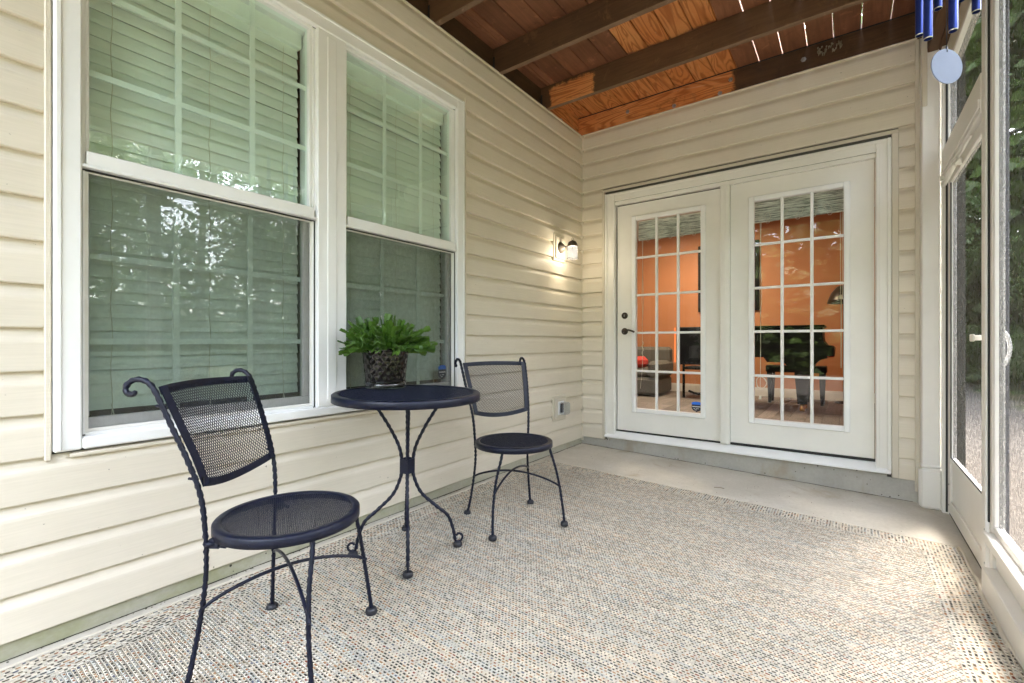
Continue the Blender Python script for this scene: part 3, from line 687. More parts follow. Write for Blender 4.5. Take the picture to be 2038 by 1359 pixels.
for i in range(4):
    y1, y0 = ys[i]-0, ys[i+1]
    if i < 3: fr('post', (2.676, 2.735, y0-.03, y0+.03, -.1, 2.90))
    b_, a_ = (y1 if i == 0 else y1-.031), y0+.031
    fr('sill_rail', (2.660, 2.735, a_, b_, .130, .168)); fr('bottom_rail', (2.656, 2.735, a_, b_, -.098, .015))
    fr('kick_panel', (2.700, 2.712, a_, b_, .0155, .1295))
    fr('panel_frame', (2.692, 2.722, a_, b_, .1685, .200)); fr('panel_frame', (2.692, 2.722, b_-.022, b_, .2005, 2.699)); fr('panel_frame', (2.692, 2.722, a_, a_+.022, .2005, 2.699))
    MB().add([(XS+.006, a_+.02, .2), (XS+.006, b_-.02, .2), (XS+.006, b_-.02, 2.70), (XS+.006, a_+.02, 2.70)], [(0, 1, 2, 3)]).build('screen_mesh', M['screen'], sw)
MB().add([(XS+.006, -1.204, 2.235), (XS+.006, -.156, 2.235), (XS+.006, -.156, 2.70), (XS+.006, -1.204, 2.70)], [(0, 1, 2, 3)]).build('screen_mesh', M['screen'], sw)
part('bracket', M['alu'], sw, (2.655, 2.676, -.175, -.157, 2.03, 2.06), b=.002)
for z in (.16, .145, .01, -.01): MB().lathe([(0, .002), (.004, .002), (.005, 0)], 8).build('screw', M['steel'], sw, (2.6755, -1.27, z), (0, -PI/2, 0))
sd_ = thing('screen_door', 'white aluminium screen door with a solid kick panel, right of the column', 'door')
def sdp(name, *b, mat='alu', bev=.003): return part(name, M[mat], sd_, *b, b=bev)
sdp('stile', (2.694, 2.724, -.245, -.165, -.078, 2.05)); sdp('stile', (2.694, 2.724, -1.195, -1.130, -.078, 2.05))
sdp('rail', (2.694, 2.724, -1.130, -.245, -.078, .0)); sdp('rail', (2.694, 2.724, -1.130, -.245, .250, .275)); sdp('rail', (2.694, 2.724, -1.130, -.245, 1.99, 2.05))
sdp('kick_panel', (2.704, 2.712, -1.130, -.245, .0005, .2495), bev=.001)
part('gasket', M['dark2'], sd_, (2.694, 2.696, -1.130, -.245, .2755, .285), (2.694, 2.700, -.250, -.2455, .275, 1.99))
part('door_sweep', M['dark2'], sd_, (2.700, 2.72, -1.195, -.165, -.097, -.0785))
MB().add([(2.708, -1.131, .27), (2.708, -.245, .27), (2.708, -.245, 2.0), (2.708, -1.131, 2.0)], [(0, 1, 2, 3)]).build('screen_mesh', M['screen'], sd_)
for z in (.10, -.03): MB().lathe([(0, .002), (.004, .002), (.005, 0)], 8).build('screw', M['dark2'], sd_, (2.6935, -.205, z), (0, -PI/2, 0))
MB().lathe([(0, .0025), (.006, .0025), (.007, 0)], 8).build('screw', M['dark2'], sw, (2.7, -.15, 1.55), (0, -PI/2, 0))
lt = part('latch', M['alu'], sd_, (2.66, 2.693, -1.115, -1.09, 1.005, 1.03), (2.655, 2.662, -1.16, -1.08, 1.00, 1.035), b=.003)
MB().tube(spline([(2.73, -1.16, 1.05), (2.76, -1.16, 1.04), (2.775, -1.16, .98), (2.765, -1.16, .91), (2.73, -1.16, .86)], 5), .008, 8).build('pull_handle', M['lite'], sd_)
cl = thing('door_closer', 'cream pneumatic door closer tube under the screen door header', 'door closer')
MB().tube([(2.665, -.24, 1.985), (2.665, -.62, 2.000)], .013, 10).build('cylinder', M['alu'], cl)
MB().tube([(2.665, -.62, 2.000), (2.672, -1.0, 2.016)], .005, 8).build('rod', M['alu'], cl)
part('closer_bracket', M['alu'], cl, (2.66, 2.69, -.66, -.63, 1.985, 2.022), b=.003)
for (x, y) in ((2.87, -.42), (2.87, -1.74), (2.87, -4.4)):
    o = part('deck_post', simple('grey_post_paint', (.22, .22, .24), .7), None, (x-.04, x+.04, y-.04, y+.04, -.4, 3.0), b=.005)
    tag(o, {-.42: 'grey outside post behind the screen door', -1.74: 'grey outside post behind the near screen panel', -4.4: 'grey outside deck post beside the camera'}[y], 'post', 'grey posts outside the screens')
pl_ = part('slab_edge', M['slab'], None, (2.60, 2.84, -7, .4, -.45, -.1075)); struct(pl_)

# ------------------------------------------------------------------ rug
rg = thing('area_rug', 'large cream woven rug flecked brown, teal and grey covering the porch floor', 'rug', (.062, -.80, fz(.062)+.002), (0, math.atan(.03), 0))
part('weave', M['rug'], rg, (.012, 2.588, -6.0, -.012, 0, .007))
m = MB()
yy = [-(k*.05) for k in range(121)]
pts = [(2.594+.004*math.sin(k*.9)+.005*math.sin(k*.31), y, .004) for k, y in enumerate(yy)]; m.tube(pts, .0075, 6)
pts = [(.006+.003*math.sin(k*.7), y, .004) for k, y in enumerate(yy)]; m.tube(pts, .0065, 6)
m.tube([(k*.05+.0, -.006+.002*math.sin(k), .004) for k in range(53)], .0065, 6)
m.build('binding', M['bind'], rg)

# ------------------------------------------------------------------ mesh (expanded metal) helpers
def wire(mb, pts, w, th, nrm):
    """flat strip along pts, width w in-plane, thickness th along nrm(p)"""
    P = [Vector(p) for p in pts]; vs = []; m_ = len(P)
    for i in range(m_):
        T = (P[min(i+1, m_-1)]-P[max(i-1, 0)]).normalized(); N = nrm(P[i]); B = T.cross(N).normalized()
        vs += [P[i]+B*w/2+N*th/2, P[i]-B*w/2+N*th/2, P[i]-B*w/2-N*th/2, P[i]+B*w/2-N*th/2]
    fs = [(4*i+k, 4*i+(k+1) % 4, 4*i+4+(k+1) % 4, 4*i+4+k) for i in range(m_-1) for k in range(4)]
    mb.add(vs, fs)
def disc_mesh(R, z, pw, ph, w=.0021, th=.0014):
    mb = MB(); sl_ = ph/pw; D = math.sqrt(1+sl_*sl_)
    for sgn in (1, -1):
        d = Vector((1, sgn*sl_, 0)).normalized(); n = Vector((-d.y, d.x, 0)); step = ph/D; k = -int(R/step)
        while k*step < R:
            q = k*step; h = math.sqrt(max(R*R-q*q, 0))
            if h > .01:
                a = n*q-d*h; b = n*q+d*h; zz = z+(.0004 if sgn > 0 else -.0004)
                wire(mb, [(a.x, a.y, zz), (b.x, b.y, zz)], w, th, lambda p: Vector((0, 0, 1)))
            k += 1
    return mb

# ------------------------------------------------------------------ chairs
def foot_cap(par, loc, r=.0215):
    MB().lathe([(0, .026), (r*.5, .026), (r*.8, .022), (r, .016), (r, .003), (r*.92, 0), (0, 0)], 18).build('rubber_foot', M['rubber'], par, loc)
UP = [(-.196, .02), (-.190, .055), (-.175, .185), (-.163, .335), (-.163, .485), (-.174, .585), (-.204, .685), (-.243, .785), (-.280, .875)]
UW = [(.212, .02), (.204, .055), (.186, .185), (.174, .335), (.180, .485), (.187, .585), (.199, .685), (.211, .785), (.219, .875)]
def upF(z):
    for (f0, z0), (f1, z1) in zip(UP, UP[1:]):
        if z <= z1: return f0+(f1-f0)*(z-z0)/(z1-z0)
    return UP[-1][0]-(z-.875)*.42
def upW(z):
    for (f0, z0), (f1, z1) in zip(UW, UW[1:]):
        if z <= z1: return f0+(f1-f0)*(z-z0)/(z1-z0)
    return .219
def make_chair(label, loc, rz):
    ch = thing('bistro_chair', label, 'chair', loc, (0, 0, rz), group='navy wrought iron bistro chairs')
    SZ = .462
    st = MB(); st.lathe([(.196, SZ-.003), (.200, SZ+.001), (.219, SZ), (.223, SZ-.004), (.223, SZ-.030), (.219, SZ-.030), (.219, SZ-.008), (.196, SZ-.006)], 56, closed=True).build('seat_rim', M['iron'], ch)
    disc_mesh(.199, SZ-.0035, .0072, .0115, .0017).build('seat_mesh', M['iron'], ch)
    for s in (1, -1):
        curl = [(-.299, .906), (-.322, .920), (-.347, .921), (-.366, .909), (-.371, .892), (-.360, .880), (-.343, .880), (-.336, .888)]
        pts = [(f, s*upW(z), z) for f, z in UP]+[(f, s*(.219+.014*(k+1)/8), z) for k, (f, z) in enumerate(curl)]
        pp = spline(pts, 7); rr_ = [.0088]*len(pp)
        for k in range(10): rr_[-1-k] = .0088-.0035*(10-k)/10
        lg = MB().tube(pp, rr_, 8, twist=62, smooth=True, phase=.5, sq=.22).build('back_leg', M['iron'], ch)
        foot_cap(lg, (-.196, s*.2135, 0))
        pts = [(.155, s*.145, SZ-.02), (.160, s*.155, .40), (.166, s*.185, .30), (.175, s*.205, .19), (.186, s*.215, .09), (.195, s*.219, .02)]
        lg = MB().tube(spline(pts, 7), .0085, 8, twist=62, sq=.22).build('front_leg', M['iron'], ch)
        foot_cap(lg, (.195, s*.219, 0))
        part('seat_bracket', M['iron'], ch, (-.160, -.122, s*.165-.010, s*.165+.010, SZ-.055, SZ-.026), b=.004)
        MB().tube([(-.164, s*.180, SZ-.04), (-.135, s*.168, SZ-.04)], .007, 8).build('bracket_pin', M['iron'], ch)
        MB().tube([(-.125, s*.170, SZ-.045), (-.102, s*.170, SZ-.047)], .006, 8).build('wing_nut', M['iron'], ch)
        for z in (.62, .84):
            MB().tube([(upF(z)-.020, s*upW(z), z+.004), (upF(z)+.008, s*(upW(z)-.004), z)], .0042, 8).build('bolt', M['iron'], ch)
    # crossing arched stretchers
    for s in (1, -1):
        p0 = Vector((-.170, s*.183, .235)); p2 = Vector((.180, -s*.208, .215)); pts = []
        for k in range(17):
            u = k/16; q = p0.lerp(p2, u); q.z += .062*math.sin(PI*u)**.75+(.004 if s > 0 else -.004); pts.append(q)
        MB().tube(pts, .0058, 8).build('stretcher', M['iron'], ch)
    # backrest
    def BP(s, t):
        zb = .598-.030*(1-s*s); z = zb+(.906-.006*(s*s)-zb)*t
        return Vector((upF(z)+.010-.034*(1-s*s), (upW(z)-.009)*s, z))
    def N_(p): return Vector((1, .35*p.y, .25)).normalized()
    fb = MB(); fw = .025
    path = [BP(-1+2*k/16, 1) for k in range(17)]
    def strip(pts, dn):
        wire(fb, [p+dn for p in pts], fw, .004, N_)
    strip([BP(-1+2*k/16, 1) for k in range(17)], Vector((.002, 0, -fw/2)))
    strip([BP(-1+2*k/16, 0) for k in range(17)], Vector((-.001, 0, fw/2)))
    strip([BP(-1, k/10) for k in range(11)], Vector((0.001, fw/2, 0)))
    strip([BP(1, k/10) for k in range(11)], Vector((0.001, -fw/2, 0)))
    fixn(fb.build('back_frame', M['iron'], ch))
    mm = MB(); wx = .0104; hz = .0168
    for sg in (1, -1):
        k = -60
        while k < 80:
            pts = []
            for j in range(25):
                t = .03+.94*j/24
                z_ = .568+.34*t; y_ = (k*wx)+sg*(z_-.568)*(wx/hz); wl_ = upW(z_)-.009
                if abs(y_) < wl_-.012:
                    p = BP(y_/wl_, t); pts.append(p+Vector((.0005*sg, 0, 0)))
            if len(pts) > 1: wire(mm, pts, .0020, .0014, N_)
            k += 1
    mm.build('back_mesh', M['iron'], ch)
    return ch
make_chair('navy wrought iron chair in the foreground, nearest the camera, left of the table', (.669, -3.372, fz(.669)+.009), math.radians(31.5))
make_chair('navy wrought iron chair right of the round table, beside the wall outlet', (.62, -2.02, fz(.62)+.009), math.radians(-28))

# ------------------------------------------------------------------ bistro table
tb = thing('bistro_table', 'round navy wrought iron mesh-top table between the two chairs', 'table', (.435, -2.661, fz(.435)+.009), (0, math.atan(.03)*.4, 0))
TZ = .780
MB().lathe([(.318, TZ-.004), (.322, TZ), (.346, TZ), (.352, TZ-.004), (.352, TZ-.036), (.347, TZ-.036), (.347, TZ-.008), (.318, TZ-.007)], 72, closed=True).build('rim', M['iron'], tb)
disc_mesh(.321, TZ-.0045, .0088, .0145, .0021).build('top_mesh', M['iron'], tb)
part('cross_brace', M['iron'], tb, (-.34, .34, -.012, .012, TZ-.020, TZ-.012), (-.012, .012, -.34, .34, TZ-.0215, TZ-.0135))
for k in range(4):
    a = math.radians(50+90*k)
    prof = [(.165, TZ-.012), (.145, .71), (.088, .615), (.042, .52), (.026, .44), (.029, .375), (.066, .285), (.140, .212), (.198, .160), (.226, .09), (.236, .035)]
    lg = MB().tube([(r*math.cos(a), r*math.sin(a), z) for r, z in spline([(r, z, 0) for r, z in prof], 6) for z in [z]] if False else [(v.x*math.cos(a), v.x*math.sin(a), v.y) for v in spline([(r, z, 0) for r, z in prof], 7)], .0092, 8, twist=50, sq=.22).build('leg', M['iron'], tb)
    cr = [(.236, .040), (.240, .028), (.252, .024), (.268, .030), (.274, .046), (.266, .060), (.252, .063), (.243, .054)]
    MB().tube([(v.x*math.cos(a), v.x*math.sin(a), v.y) for v in spline([(r, z, 0) for r, z in cr], 5)], .0058, 6).build('foot_scroll', M['iron'], lg)
    foot_cap(lg, (.250*math.cos(a), .250*math.sin(a), 0), .0225)
cm = MB(); r_ = .036
for k in range(4):
    a = math.radians(50+90*k); b = a+PI/2
    p = Vector((r_*math.cos(a), r_*math.sin(a), 0)); q = Vector((r_*math.cos(b), r_*math.sin(b), 0)); n_ = (p+q).normalized()*.003
    cm.add([p+Vector((0,0,.385)), q+Vector((0,0,.385)), q+Vector((0,0,.455)), p+Vector((0,0,.455)), p-n_+Vector((0,0,.385)), q-n_+Vector((0,0,.385)), q-n_+Vector((0,0,.455)), p-n_+Vector((0,0,.455))],
           [(0,1,2,3),(7,6,5,4),(3,2,6,7),(0,4,5,1)])
cm.build('collar', M['iron'], tb)

# ------------------------------------------------------------------ potted plant
TT = tb.location.z+TZ
px, py = .205, -2.605
sa = tag(MB().lathe([(0, .004), (.100, .004), (.104, .034), (.108, .036), (.105, .002), (.101, 0), (0, 0)], 40).build('saucer', M['smoke'], None, (px, py, TT+.003)), 'clear plastic saucer under the black pot', 'saucer')
pt = thing('potted_plant', 'green segmented holiday cactus in a hammered black glazed pot on the round table', 'plant', (px, py, TT+.009))
m = MB(); nu, nv = 144, 44; vs = []
hexes = []
for row in range(8):
    for q in range(17): hexes.append(((q+.5*(row % 2))/17, (row+.5)/8, random.uniform(.75, 1.0)))
for j in range(nv+1):
    for i in range(nu):
        u, v = i/nu, j/nv; R0 = .100+.020*v
        best = 9
        for hu, hv, hr in hexes:
            du = abs(u-hu); du = min(du, 1-du)*2*PI*.11; dv = (v-hv)*.195
            d2 = du*du+dv*dv
            if d2 < best: best = d2; bh = hr
        dd = min(math.sqrt(best)/.0185, 1); dent = .0042*(1-dd*dd)*bh
        if v < .03 or v > .96: dent = 0
        a = 2*PI*u; r = R0-dent; vs.append((r*math.cos(a), r*math.sin(a), .195*v))
m.add(vs, [(j*nu+i, j*nu+(i+1) % nu, (j+1)*nu+(i+1) % nu, (j+1)*nu+i) for j in range(nv) for i in range(nu)], True)
m.lathe([(.120, .195), (.1185, .199), (.114, .199), (.112, .19), (.108, .15)], 60); m.lathe([(0, .001), (.100, .001), (.1, .003)], 40)
pot = m.build('pot', M['pot'], pt)
MB().lathe([(0, .165), (.05, .168), (.108, .16)], 24).build('soil', M['soil'], pot)
def segm(L, w, seed):
    rr = random.Random(seed); half = [(0, .22), (.18, .62), (.30, .86), (.34, .66), (.55, .92), (.66, 1.0), (.70, .74), (.88, .84), (1.0, .60)]
    ou = [(y*L, x*w/2) for y, x in half]; pts = [(a, b) for a, b in ou]+[(L*.97, 0)]+[(a, -b) for a, b in reversed(ou)]
    return pts
rp = random.Random(21)
def stem(phi, el, nseg, curve, L0, base):
    mb = MB(); pos_ = Vector(base); hd = Vector((math.cos(phi)*math.cos(el), math.sin(phi)*math.cos(el), math.sin(el)))
    for k in range(nseg):
        L = L0*rp.uniform(.85, 1.15); w = L*rp.uniform(.72, .95)
        hd.z -= curve*(.5+.25*k); hd.x += rp.uniform(-.25, .25); hd.y += rp.uniform(-.25, .25); hd.z += rp.uniform(-.12, .12); hd.normalize()
        side = hd.cross(Vector((0, 0, 1))); side = side.normalized() if side.length > .1 else Vector((1, 0, 0))
        rot = Matrix.Rotation(rp.uniform(-1.3, 1.3), 3, hd); side = rot @ side; nn = side.cross(hd).normalized()
        o2 = segm(L, w, 0); n = len(o2); th = .0014; ce = []
        vs = [pos_+hd*a+side*b+nn*(th+abs(b)*.25*(1 if abs(b) > w*.2 else 0)) for a, b in o2]+[pos_+hd*a+side*b-nn*(th-abs(b)*.25) for a, b in o2]
        c0 = len(vs); vs += [pos_+hd*(L*t_)+nn*(th*2.2) for t_ in (.1, .5, .9)]+[pos_+hd*(L*t_)-nn*(th*1.2) for t_ in (.1, .5, .9)]
        fs = [(i, (i+1) % n, n+(i+1) % n, n+i) for i in range(n)]
        def cidx(i): a = o2[i][0]/L; return 0 if a < .33 else (1 if a < .72 else 2)
        for i in range(n):
            j = (i+1) % n; ci, cj = cidx(i), cidx(j)
            fs.append((i, j, c0+cj)) if ci == cj else fs.append((i, j, c0+cj, c0+ci))
            fs.append((n+j, n+i, c0+3+ci)) if ci == cj else fs.append((n+j, n+i, c0+3+ci, c0+3+cj))
        mb.add(vs, fs); pos_ = pos_+hd*L*.95
    return mb.build('stem', M['cactus'], pt)
for k in range(230):
    phi = rp.uniform(0, 2*PI); el = rp.uniform(.35, 1.5) if k > 60 else rp.uniform(.2, .7)
    b = (rp.uniform(.0, .085)*math.cos(phi), rp.uniform(.0, .085)*math.sin(phi), .165+rp.uniform(0, .02))
    ns = 5 if el < .6 else rp.choice((4, 5, 5))
    stem(phi, el, ns, .068, rp.uniform(.035, .044), b)
CR = Vector((math.cos(TH), math.sin(TH), 0)); lphi = math.atan2(-CR.y, -CR.x)
for dphi, el, ns in ((0, .42, 7), (.12, .22, 7), (-.2, .55, 6), (.3, .35, 6)):
    stem(lphi+dphi, el, ns, .05, .045, (0, 0, .18))
for dphi, el, ns in ((0, .6, 6), (.15, .35, 6), (-.25, .5, 6)):
    stem(lphi+PI+dphi, el, ns, .05, .045, (0, 0, .18))

# ------------------------------------------------------------------ wall lamp and outlet
wlmp = thing('wall_lantern', 'lit bronze lantern on a beige mounting block near the corner', 'wall lamp', (.0, -.49, 1.86))
part('mounting_block', M['tan'], wlmp, (.0, .030, -.10, .10, -.125, .125), b=.006); part('block_panel', M['tan'], wlmp, (.030, .042, -.075, .075, -.10, .10), b=.006)
MB().lathe([(0, .050), (.014, .048), (.026, .034), (.040, .022), (.050, .010), (.052, 0)], 24).build('back_plate', M['pewter'], wlmp, (.042, 0, .0), (0, PI/2, 0))
MB().tube(spline([(.085, 0, .0), (.11, 0, .004), (.13, 0, .015), (.145, 0, .022)], 4), .008, 8).build('arm', M['pewter'], wlmp)
lx = .165
MB().lathe([(0, .050), (.012, .048), (.030, .040), (.040, .026), (.044, .008), (.052, .002), (.052, -.004), (0, -.004)], 24).build('lamp_cap', M['pewter'], wlmp, (lx, 0, .002))
MB().tube([(lx+.010*math.cos(k*PI/6), 0, .064+.011*math.sin(k*PI/6)) for k in range(13)], .0018, 5).build('ring', M['pewter'], wlmp)
gl = MB(); gr = .052
for k in range(6):
    a = k*PI/3; b = a+PI/3
    gl.add([(lx+gr*math.cos(a), gr*math.sin(a), -.004), (lx+gr*math.cos(b), gr*math.sin(b), -.004), (lx+gr*.96*math.cos(b), gr*.96*math.sin(b), -.115), (lx+gr*.96*math.cos(a), gr*.96*math.sin(a), -.115)], [(0, 1, 2, 3)])
    MB().tube([(lx+(gr+.002)*math.cos(a), (gr+.002)*math.sin(a), -.002), (lx+(gr+.002)*math.cos(a), (gr+.002)*math.sin(a), -.03 if k % 2 else -.118)], .0016, 5).build('cage_bar', M['pewter'], wlmp)
    MB().tube([(lx+(gr+.002)*math.cos(a+j*PI/18), (gr+.002)*math.sin(a+j*PI/18), -.118+.008*math.sin(j*PI/6)) for j in range(7)], .0018, 5).build('cage_band', M['pewter'], wlmp)
gl.build('lamp_glass', M['lampglass'], wlmp)
pd = bpy.data.lights.new('lantern_bulb', 'POINT'); pd.energy = .24; pd.color = (1, .86, .64); pd.shadow_soft_size = .02
po = bpy.data.objects.new('lantern_bulb', pd); COL.objects.link(po); po.location = (.165, -.49, 1.80)
ot = thing('wall_outlet', 'outdoor outlet under a clear bubble cover on a beige block, low beside the corner', 'outlet', (.0, -.485, .39))
part('mounting_block', M['tan'], ot, (.0, .030, -.115, .115, -.118, .118), b=.006); part('block_panel', M['tan'], ot, (.030, .042, -.09, .09, -.092, .092), b=.006)
part('cover_plate', M['white'], ot, (.042, .048, -.052, .052, -.062, .062), b=.003)
part('receptacle', M['stk'], ot, (.048, .062, -.020, .020, -.042, .042), b=.004)
part('bubble_cover', M['smoke'], ot, (.049, .120, -.047, .047, -.057, .057), b=.014)

# ------------------------------------------------------------------ wind chime
FW = Vector((-math.sin(TH), math.cos(TH), 0)); C0 = Vector((2.19, -4.19, 1.0))
def at(u, v, Z): return C0+FW*Z+CR*((u-1019)/922*Z)+Vector((0, 0, 1))*((679.5-v)/922*Z)
ctr = at(1884, 132, 1.8)
wc = thing('wind_chime', 'violet blue tubular wind chime with a round sail hanging at the right', 'wind chime', (ctr.x, ctr.y, 3.26))
def loc(p): return Vector(p)-Vector((ctr.x, ctr.y, 3.26))
sq = MB(); n = 40; R = .067; SAIL = .86
nrm = (Vector((C0.x, C0.y, 2.06))-ctr).normalized(); nrm = Matrix.Rotation(SAIL, 3, 'Z') @ nrm; nrm.z = 0; nrm.normalize(); sx_ = Vector((0, 0, 1)).cross(nrm)
vs = [ctr+sx_*R*math.cos(2*PI*k/n)+Vector((0, 0, 1))*R*math.sin(2*PI*k/n)+nrm*.002 for k in range(n)]+[ctr+sx_*R*math.cos(2*PI*k/n)+Vector((0, 0, 1))*R*math.sin(2*PI*k/n)-nrm*.002 for k in range(n)]
sq.add([loc(v) for v in vs], [tuple(range(n)), tuple(range(n, 2*n))[::-1]]+[(k, (k+1) % n, n+(k+1) % n, n+k) for k in range(n)]); fixn(sq.build('sail', M['sail'], wc))
MB().tube([loc(ctr+Vector((0, 0, R-.012))), loc(ctr+Vector((0, 0, R+.01)))], .0035, 6).build('sail_knot', M['stk'], wc)
MB().tube([loc(ctr+Vector((0, 0, R))), (0, 0, -.25)], .0012, 5).build('string', M['stk'], wc)
for u, v, ang in ((1830, 71, 152), (1847, 78, 234), (1867, 18, 105), (1897, 62, 283), (1912, 2, 60), (1943, 24, 5)):
    Z = 1.8+.115*math.sin(math.radians(ang)); Z = max(Z, 1.70)
    p = at(u, v, Z); q = loc(p); ln = -.42-q.z
    MB().lathe([(.0125, 0), (.0135, 0), (.0135, .004)], 20).build('tube_end', M['tube_end'], wc, q)
    MB().lathe([(.0135, .004), (.0135, ln), (.0122, ln), (.0122, .0)], 20).build('tube', M['chime'], wc, q)
    MB().tube([(q.x, q.y, -.42), (q.x*.8, q.y*.8, -.27)], .001, 4).build('string', M['stk'], wc)
MB().lathe([(0, -.27), (.12, -.27), (.12, -.25), (0, -.25)], 28, smooth=False).build('top_ring', M['bronze'], wc)
for k in range(3): MB().tube([(.1*math.cos(k*2.1), .1*math.sin(k*2.1), -.25), (0, 0, -.04)], .001, 4).build('string', M['stk'], wc)
MB().tube([(.0, 0, -.04), (.006, 0, -.03), (.004, 0, -.01), (0, 0, .008)], .002, 6).build('hook', M['steel'], wc)

# thin twig lying on the slab
tag(MB().tube([(1.39, -.60, fz(1.39)+.003), (1.42, -.585, fz(1.42)+.005), (1.455, -.58, fz(1.455)+.003)], .0015, 5).build('twig', M['beamedge']), 'tiny brown twig on the bare concrete before the doors', 'twig')
dm = MB(); rr = random.Random(9)
for k in range(90):
    x = rr.uniform(.3, 2.5); y = rr.uniform(-.78, -.05); s_ = rr.uniform(.0015, .004)
    a = rr.uniform(0, 3); dm.add([(x-s_*math.cos(a), y-s_*math.sin(a), fz(x)+.0004), (x+s_*.5, y-s_*.4, fz(x)+.0004), (x+s_*math.cos(a), y+s_*math.sin(a), fz(x)+.0004), (x, y, fz(x)+.003)], [(0, 1, 3), (1, 2, 3), (2, 0, 3)])
for k in range(160):
    y = rr.uniform(-4.4, -.02); x = .007+rr.uniform(0, .016)**1.0; s_ = rr.uniform(.0008, .0034)
    dm.add([(x-s_, y-s_, fz(x)), (x+s_, y-s_, fz(x)), (x+s_, y+s_, fz(x)), (x-s_, y+s_, fz(x)), (x, y, fz(x)+s_)], [(0, 1, 4), (1, 2, 4), (2, 3, 4), (3, 0, 4)])
for (fx, n_) in ((lambda q: (0, q), 160), (lambda q: (1, q), 100)):
    pr = None
    for k in range(n_+1):
        w_ = .003+.007*abs(math.sin(k*.37)*math.sin(k*.113+1))+rr.uniform(0, .003)
        if fx(0)[0] == 0:
            y = -6.8+6.79*k/n_; a_, b_ = (.0055, y, fz(0)+.0012), (.0065+w_, y, fz(0)+.0008)
        else:
            x = .007+2.53*k/n_; a_, b_ = (x, -.0075, fz(x)+.0012), (x, -.0085-w_, fz(x)+.0008)
        if pr: dm.add([pr[0], pr[1], b_, a_], [(0, 1, 2, 3)])
        pr = (a_, b_)
o = dm.build('debris', simple('dirt_crumbs', (.045, .04, .025), .95)); o['kind'] = 'stuff'; o['label'] = 'dirt and leaf crumbs along the foot of the walls'

# ------------------------------------------------------------------ trees outside
def crown_mesh(seed, R, H, nleaf, size):
    rr = random.Random(seed); mb_v = []; mb_f = []
    cl_ = []
    for k in range(46):
        a = rr.uniform(0, 2*PI); e = math.asin(rr.uniform(-.75, 1)); r = rr.uniform(.35, 1)**.6
        cl_.append((Vector((R*r*math.cos(a)*math.cos(e), R*r*math.sin(a)*math.cos(e), H*r*math.sin(e))), rr.uniform(.25, .5)*R*.62))
    for i in range(nleaf):
        c_, cr_ = cl_[i % len(cl_)]
        d = Vector((rr.gauss(0, 1), rr.gauss(0, 1), rr.gauss(0, .7))).normalized()*cr_*rr.uniform(.2, 1)**.5
        p = c_+d; n_ = Vector((rr.gauss(0, 1), rr.gauss(0, 1), rr.gauss(0, 1)+.6)).normalized(); t_ = n_.cross(Vector((rr.gauss(0, 1), rr.gauss(0, 1), rr.gauss(0, 1)))).normalized(); b_ = n_.cross(t_)
        s_ = size*rr.uniform(.6, 1.3); k = len(mb_v)
        mb_v += [p-t_*s_, p+b_*s_*.45, p+t_*s_, p-b_*s_*.45]; mb_f.append((k, k+1, k+2, k+3))
    me = bpy.data.meshes.new('crown'); me.from_pydata([tuple(v) for v in mb_v], [], mb_f); me.materials.append(M['leaf']); return me
crowns = [crown_mesh(s, 2.7, 2.6, 12000, .075) for s in (1, 2, 3)]
trunks = []
for s in (4, 5):
    rr = random.Random(s); mb = MB()
    pts = [(0, 0, 0), (.05, .03, 1.2), (.02, -.04, 2.6), (.08, 0, 4.2), (.0, .05, 6)]
    mb.tube(spline(pts, 3), [.17-.010*k for k in range(13)], 8)
    for k in range(9):
        a = rr.uniform(0, 6.28); z = rr.uniform(2, 5.2); l = rr.uniform(1, 2.1)
        mb.tube(spline([(0, 0, z), (l*.5*math.cos(a), l*.5*math.sin(a), z+.5), (l*math.cos(a), l*math.sin(a), z+1.3)], 3), [.055-.006*j for j in range(7)], 5)
    o = mb.build('trunk', M['bark']); trunks.append(o.data); bpy.data.objects.remove(o)
spots = [(9.5, -3.0, .95, 1.0), (11.5, .8, 1.1, 1.5), (10.5, 4.6, .9, .7), (13, 8.0, 1.15, 1.2), (9.0, 10.5, .85, .5), (14, 14, 1.2, 1.4), (11, 18, 1.0, .9), (17, -1.5, 1.3, 1.7),
         (18, 5.5, 1.25, 2.0), (19, 12, 1.3, 1.9), (16, 22, 1.2, 1.2), (8, 15.5, .8, .2), (8.5, -8.5, 1.0, .9), (14, -9, 1.2, 1.4), (7.5, 24, 1.0, .5), (12, 30, 1.2, 1.0), (20, -7, 1.3, 1.6), (9.5, -15, 1.1, .9), (3.5, 16, 1.0, .3), (5.2, 21, 1.1, .5), (3.0, 28, 1.2, .6)]
desc = ['leafy green tree past the near screen panel', 'leafy tree in the yard', 'small low tree in the yard', 'leafy tree behind the screen door', 'short bushy tree close to the porch']
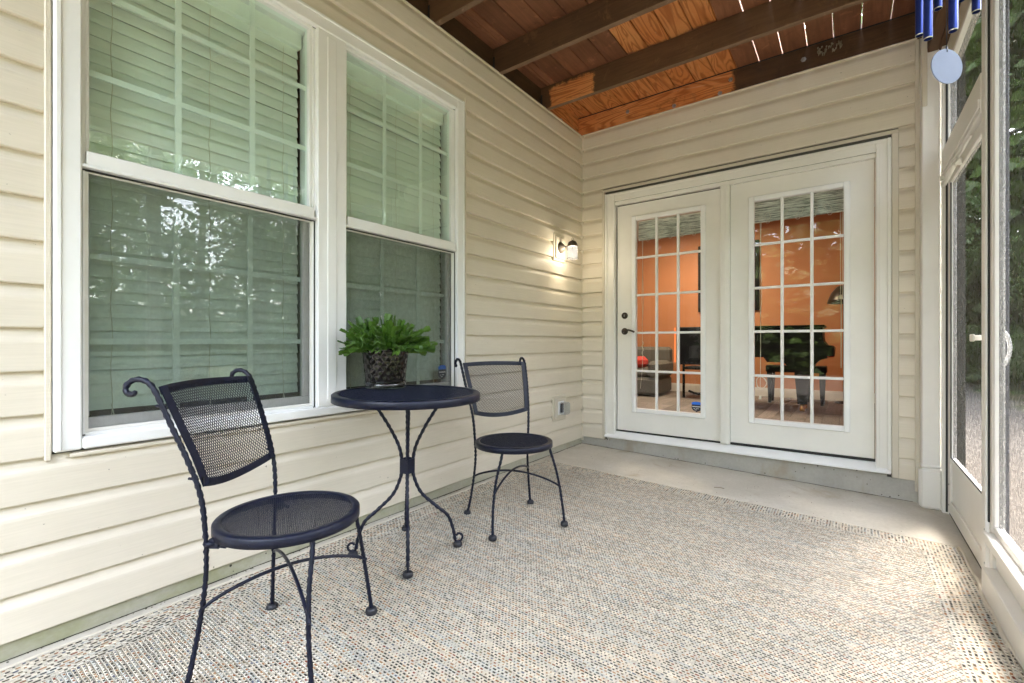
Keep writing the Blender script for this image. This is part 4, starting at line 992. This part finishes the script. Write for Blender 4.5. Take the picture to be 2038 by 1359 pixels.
for i, (x, y, s_, lift) in enumerate(spots):
    far = x < 6
    tr = thing('leafy_tree', 'tall leafy tree in the dense green beyond the screen door' if far else ('leafy green tree in the yard, mirrored in the big left window' if y < 9 else 'leafy green tree in the yard, mirrored in the narrower window'), 'tree', (x, y, -.4), (0, 0, i*1.3), group='trees beyond the screen door' if far else ('trees mirrored in the left window' if y < 9 else 'trees mirrored in the narrower window'))
    a = bpy.data.objects.new('crown', crowns[i % 3]); COL.objects.link(a); a.parent = tr; a.location = (0, 0, 3.4+lift); a.scale = (s_, s_, s_*1.1)
    b = bpy.data.objects.new('trunk', trunks[i % 2]); COL.objects.link(b); b.parent = tr; b.scale = (1, 1, .95+.1*s_)
def shrub(x, y, s_, i):
    o = bpy.data.objects.new('shrub', crowns[i % 3]); COL.objects.link(o); o.location = (x, y, .45*s_*2-.2); o.scale = (s_*.42, s_*.42, s_*.30); o.rotation_euler = (0, 0, i)
    tag(o, 'low green shrubs in the yard beyond the screens', 'shrub', 'low shrubs in the yard')
for i, (x, y, s_) in enumerate([(6.8, 6.5, 1), (7.4, 9.2, 1.2), (6.2, 12.5, 1), (9.4, 7.2, 1.3), (8.2, 1.5, 1.1), (10, -1, 1.2), (5.4, 15.5, 1.1), (11, 11.5, 1.4), (6.6, 19, 1.3)]): shrub(x, y, s_, i)
rr = random.Random(31); wd = []; wf = []
for i in range(62000):
    dense = i < 26000
    a = rr.uniform(1.0, 1.75) if dense else rr.uniform(-1.2, 1.0); d = rr.uniform(17, 27) if dense else rr.uniform(26, 34); z = rr.uniform(-.4, 17) if dense else rr.uniform(-.4, 5.2 if .05 < a < .5 else 10)*rr.uniform(.5, 1.15)
    if i >= 46000: a = rr.uniform(-2.3, -1.15); d = rr.uniform(18, 26); z = rr.uniform(-.4, 7.5)*rr.uniform(.6, 1.1)  # unseen woods behind the camera, added to darken door glass reflections
    p = Vector((2+d*math.cos(a), d*math.sin(a), z)); n_ = Vector((rr.gauss(0, 1), rr.gauss(0, 1), rr.gauss(0, 1))).normalized(); t_ = n_.cross(Vector((0, .3, 1))).normalized(); b_ = n_.cross(t_); s_ = .34*rr.uniform(.6, 1.3)
    k = len(wd); wd += [tuple(p-t_*s_), tuple(p+b_*s_*.6), tuple(p+t_*s_), tuple(p-b_*s_*.6)]; wf.append((k, k+1, k+2, k+3))
me = bpy.data.meshes.new('far_woods'); me.from_pydata(wd, [], wf); me.materials.append(M['leaf']); o = bpy.data.objects.new('far_woods', me); COL.objects.link(o); o['kind'] = 'stuff'; o['label'] = 'far green woods beyond the yard'
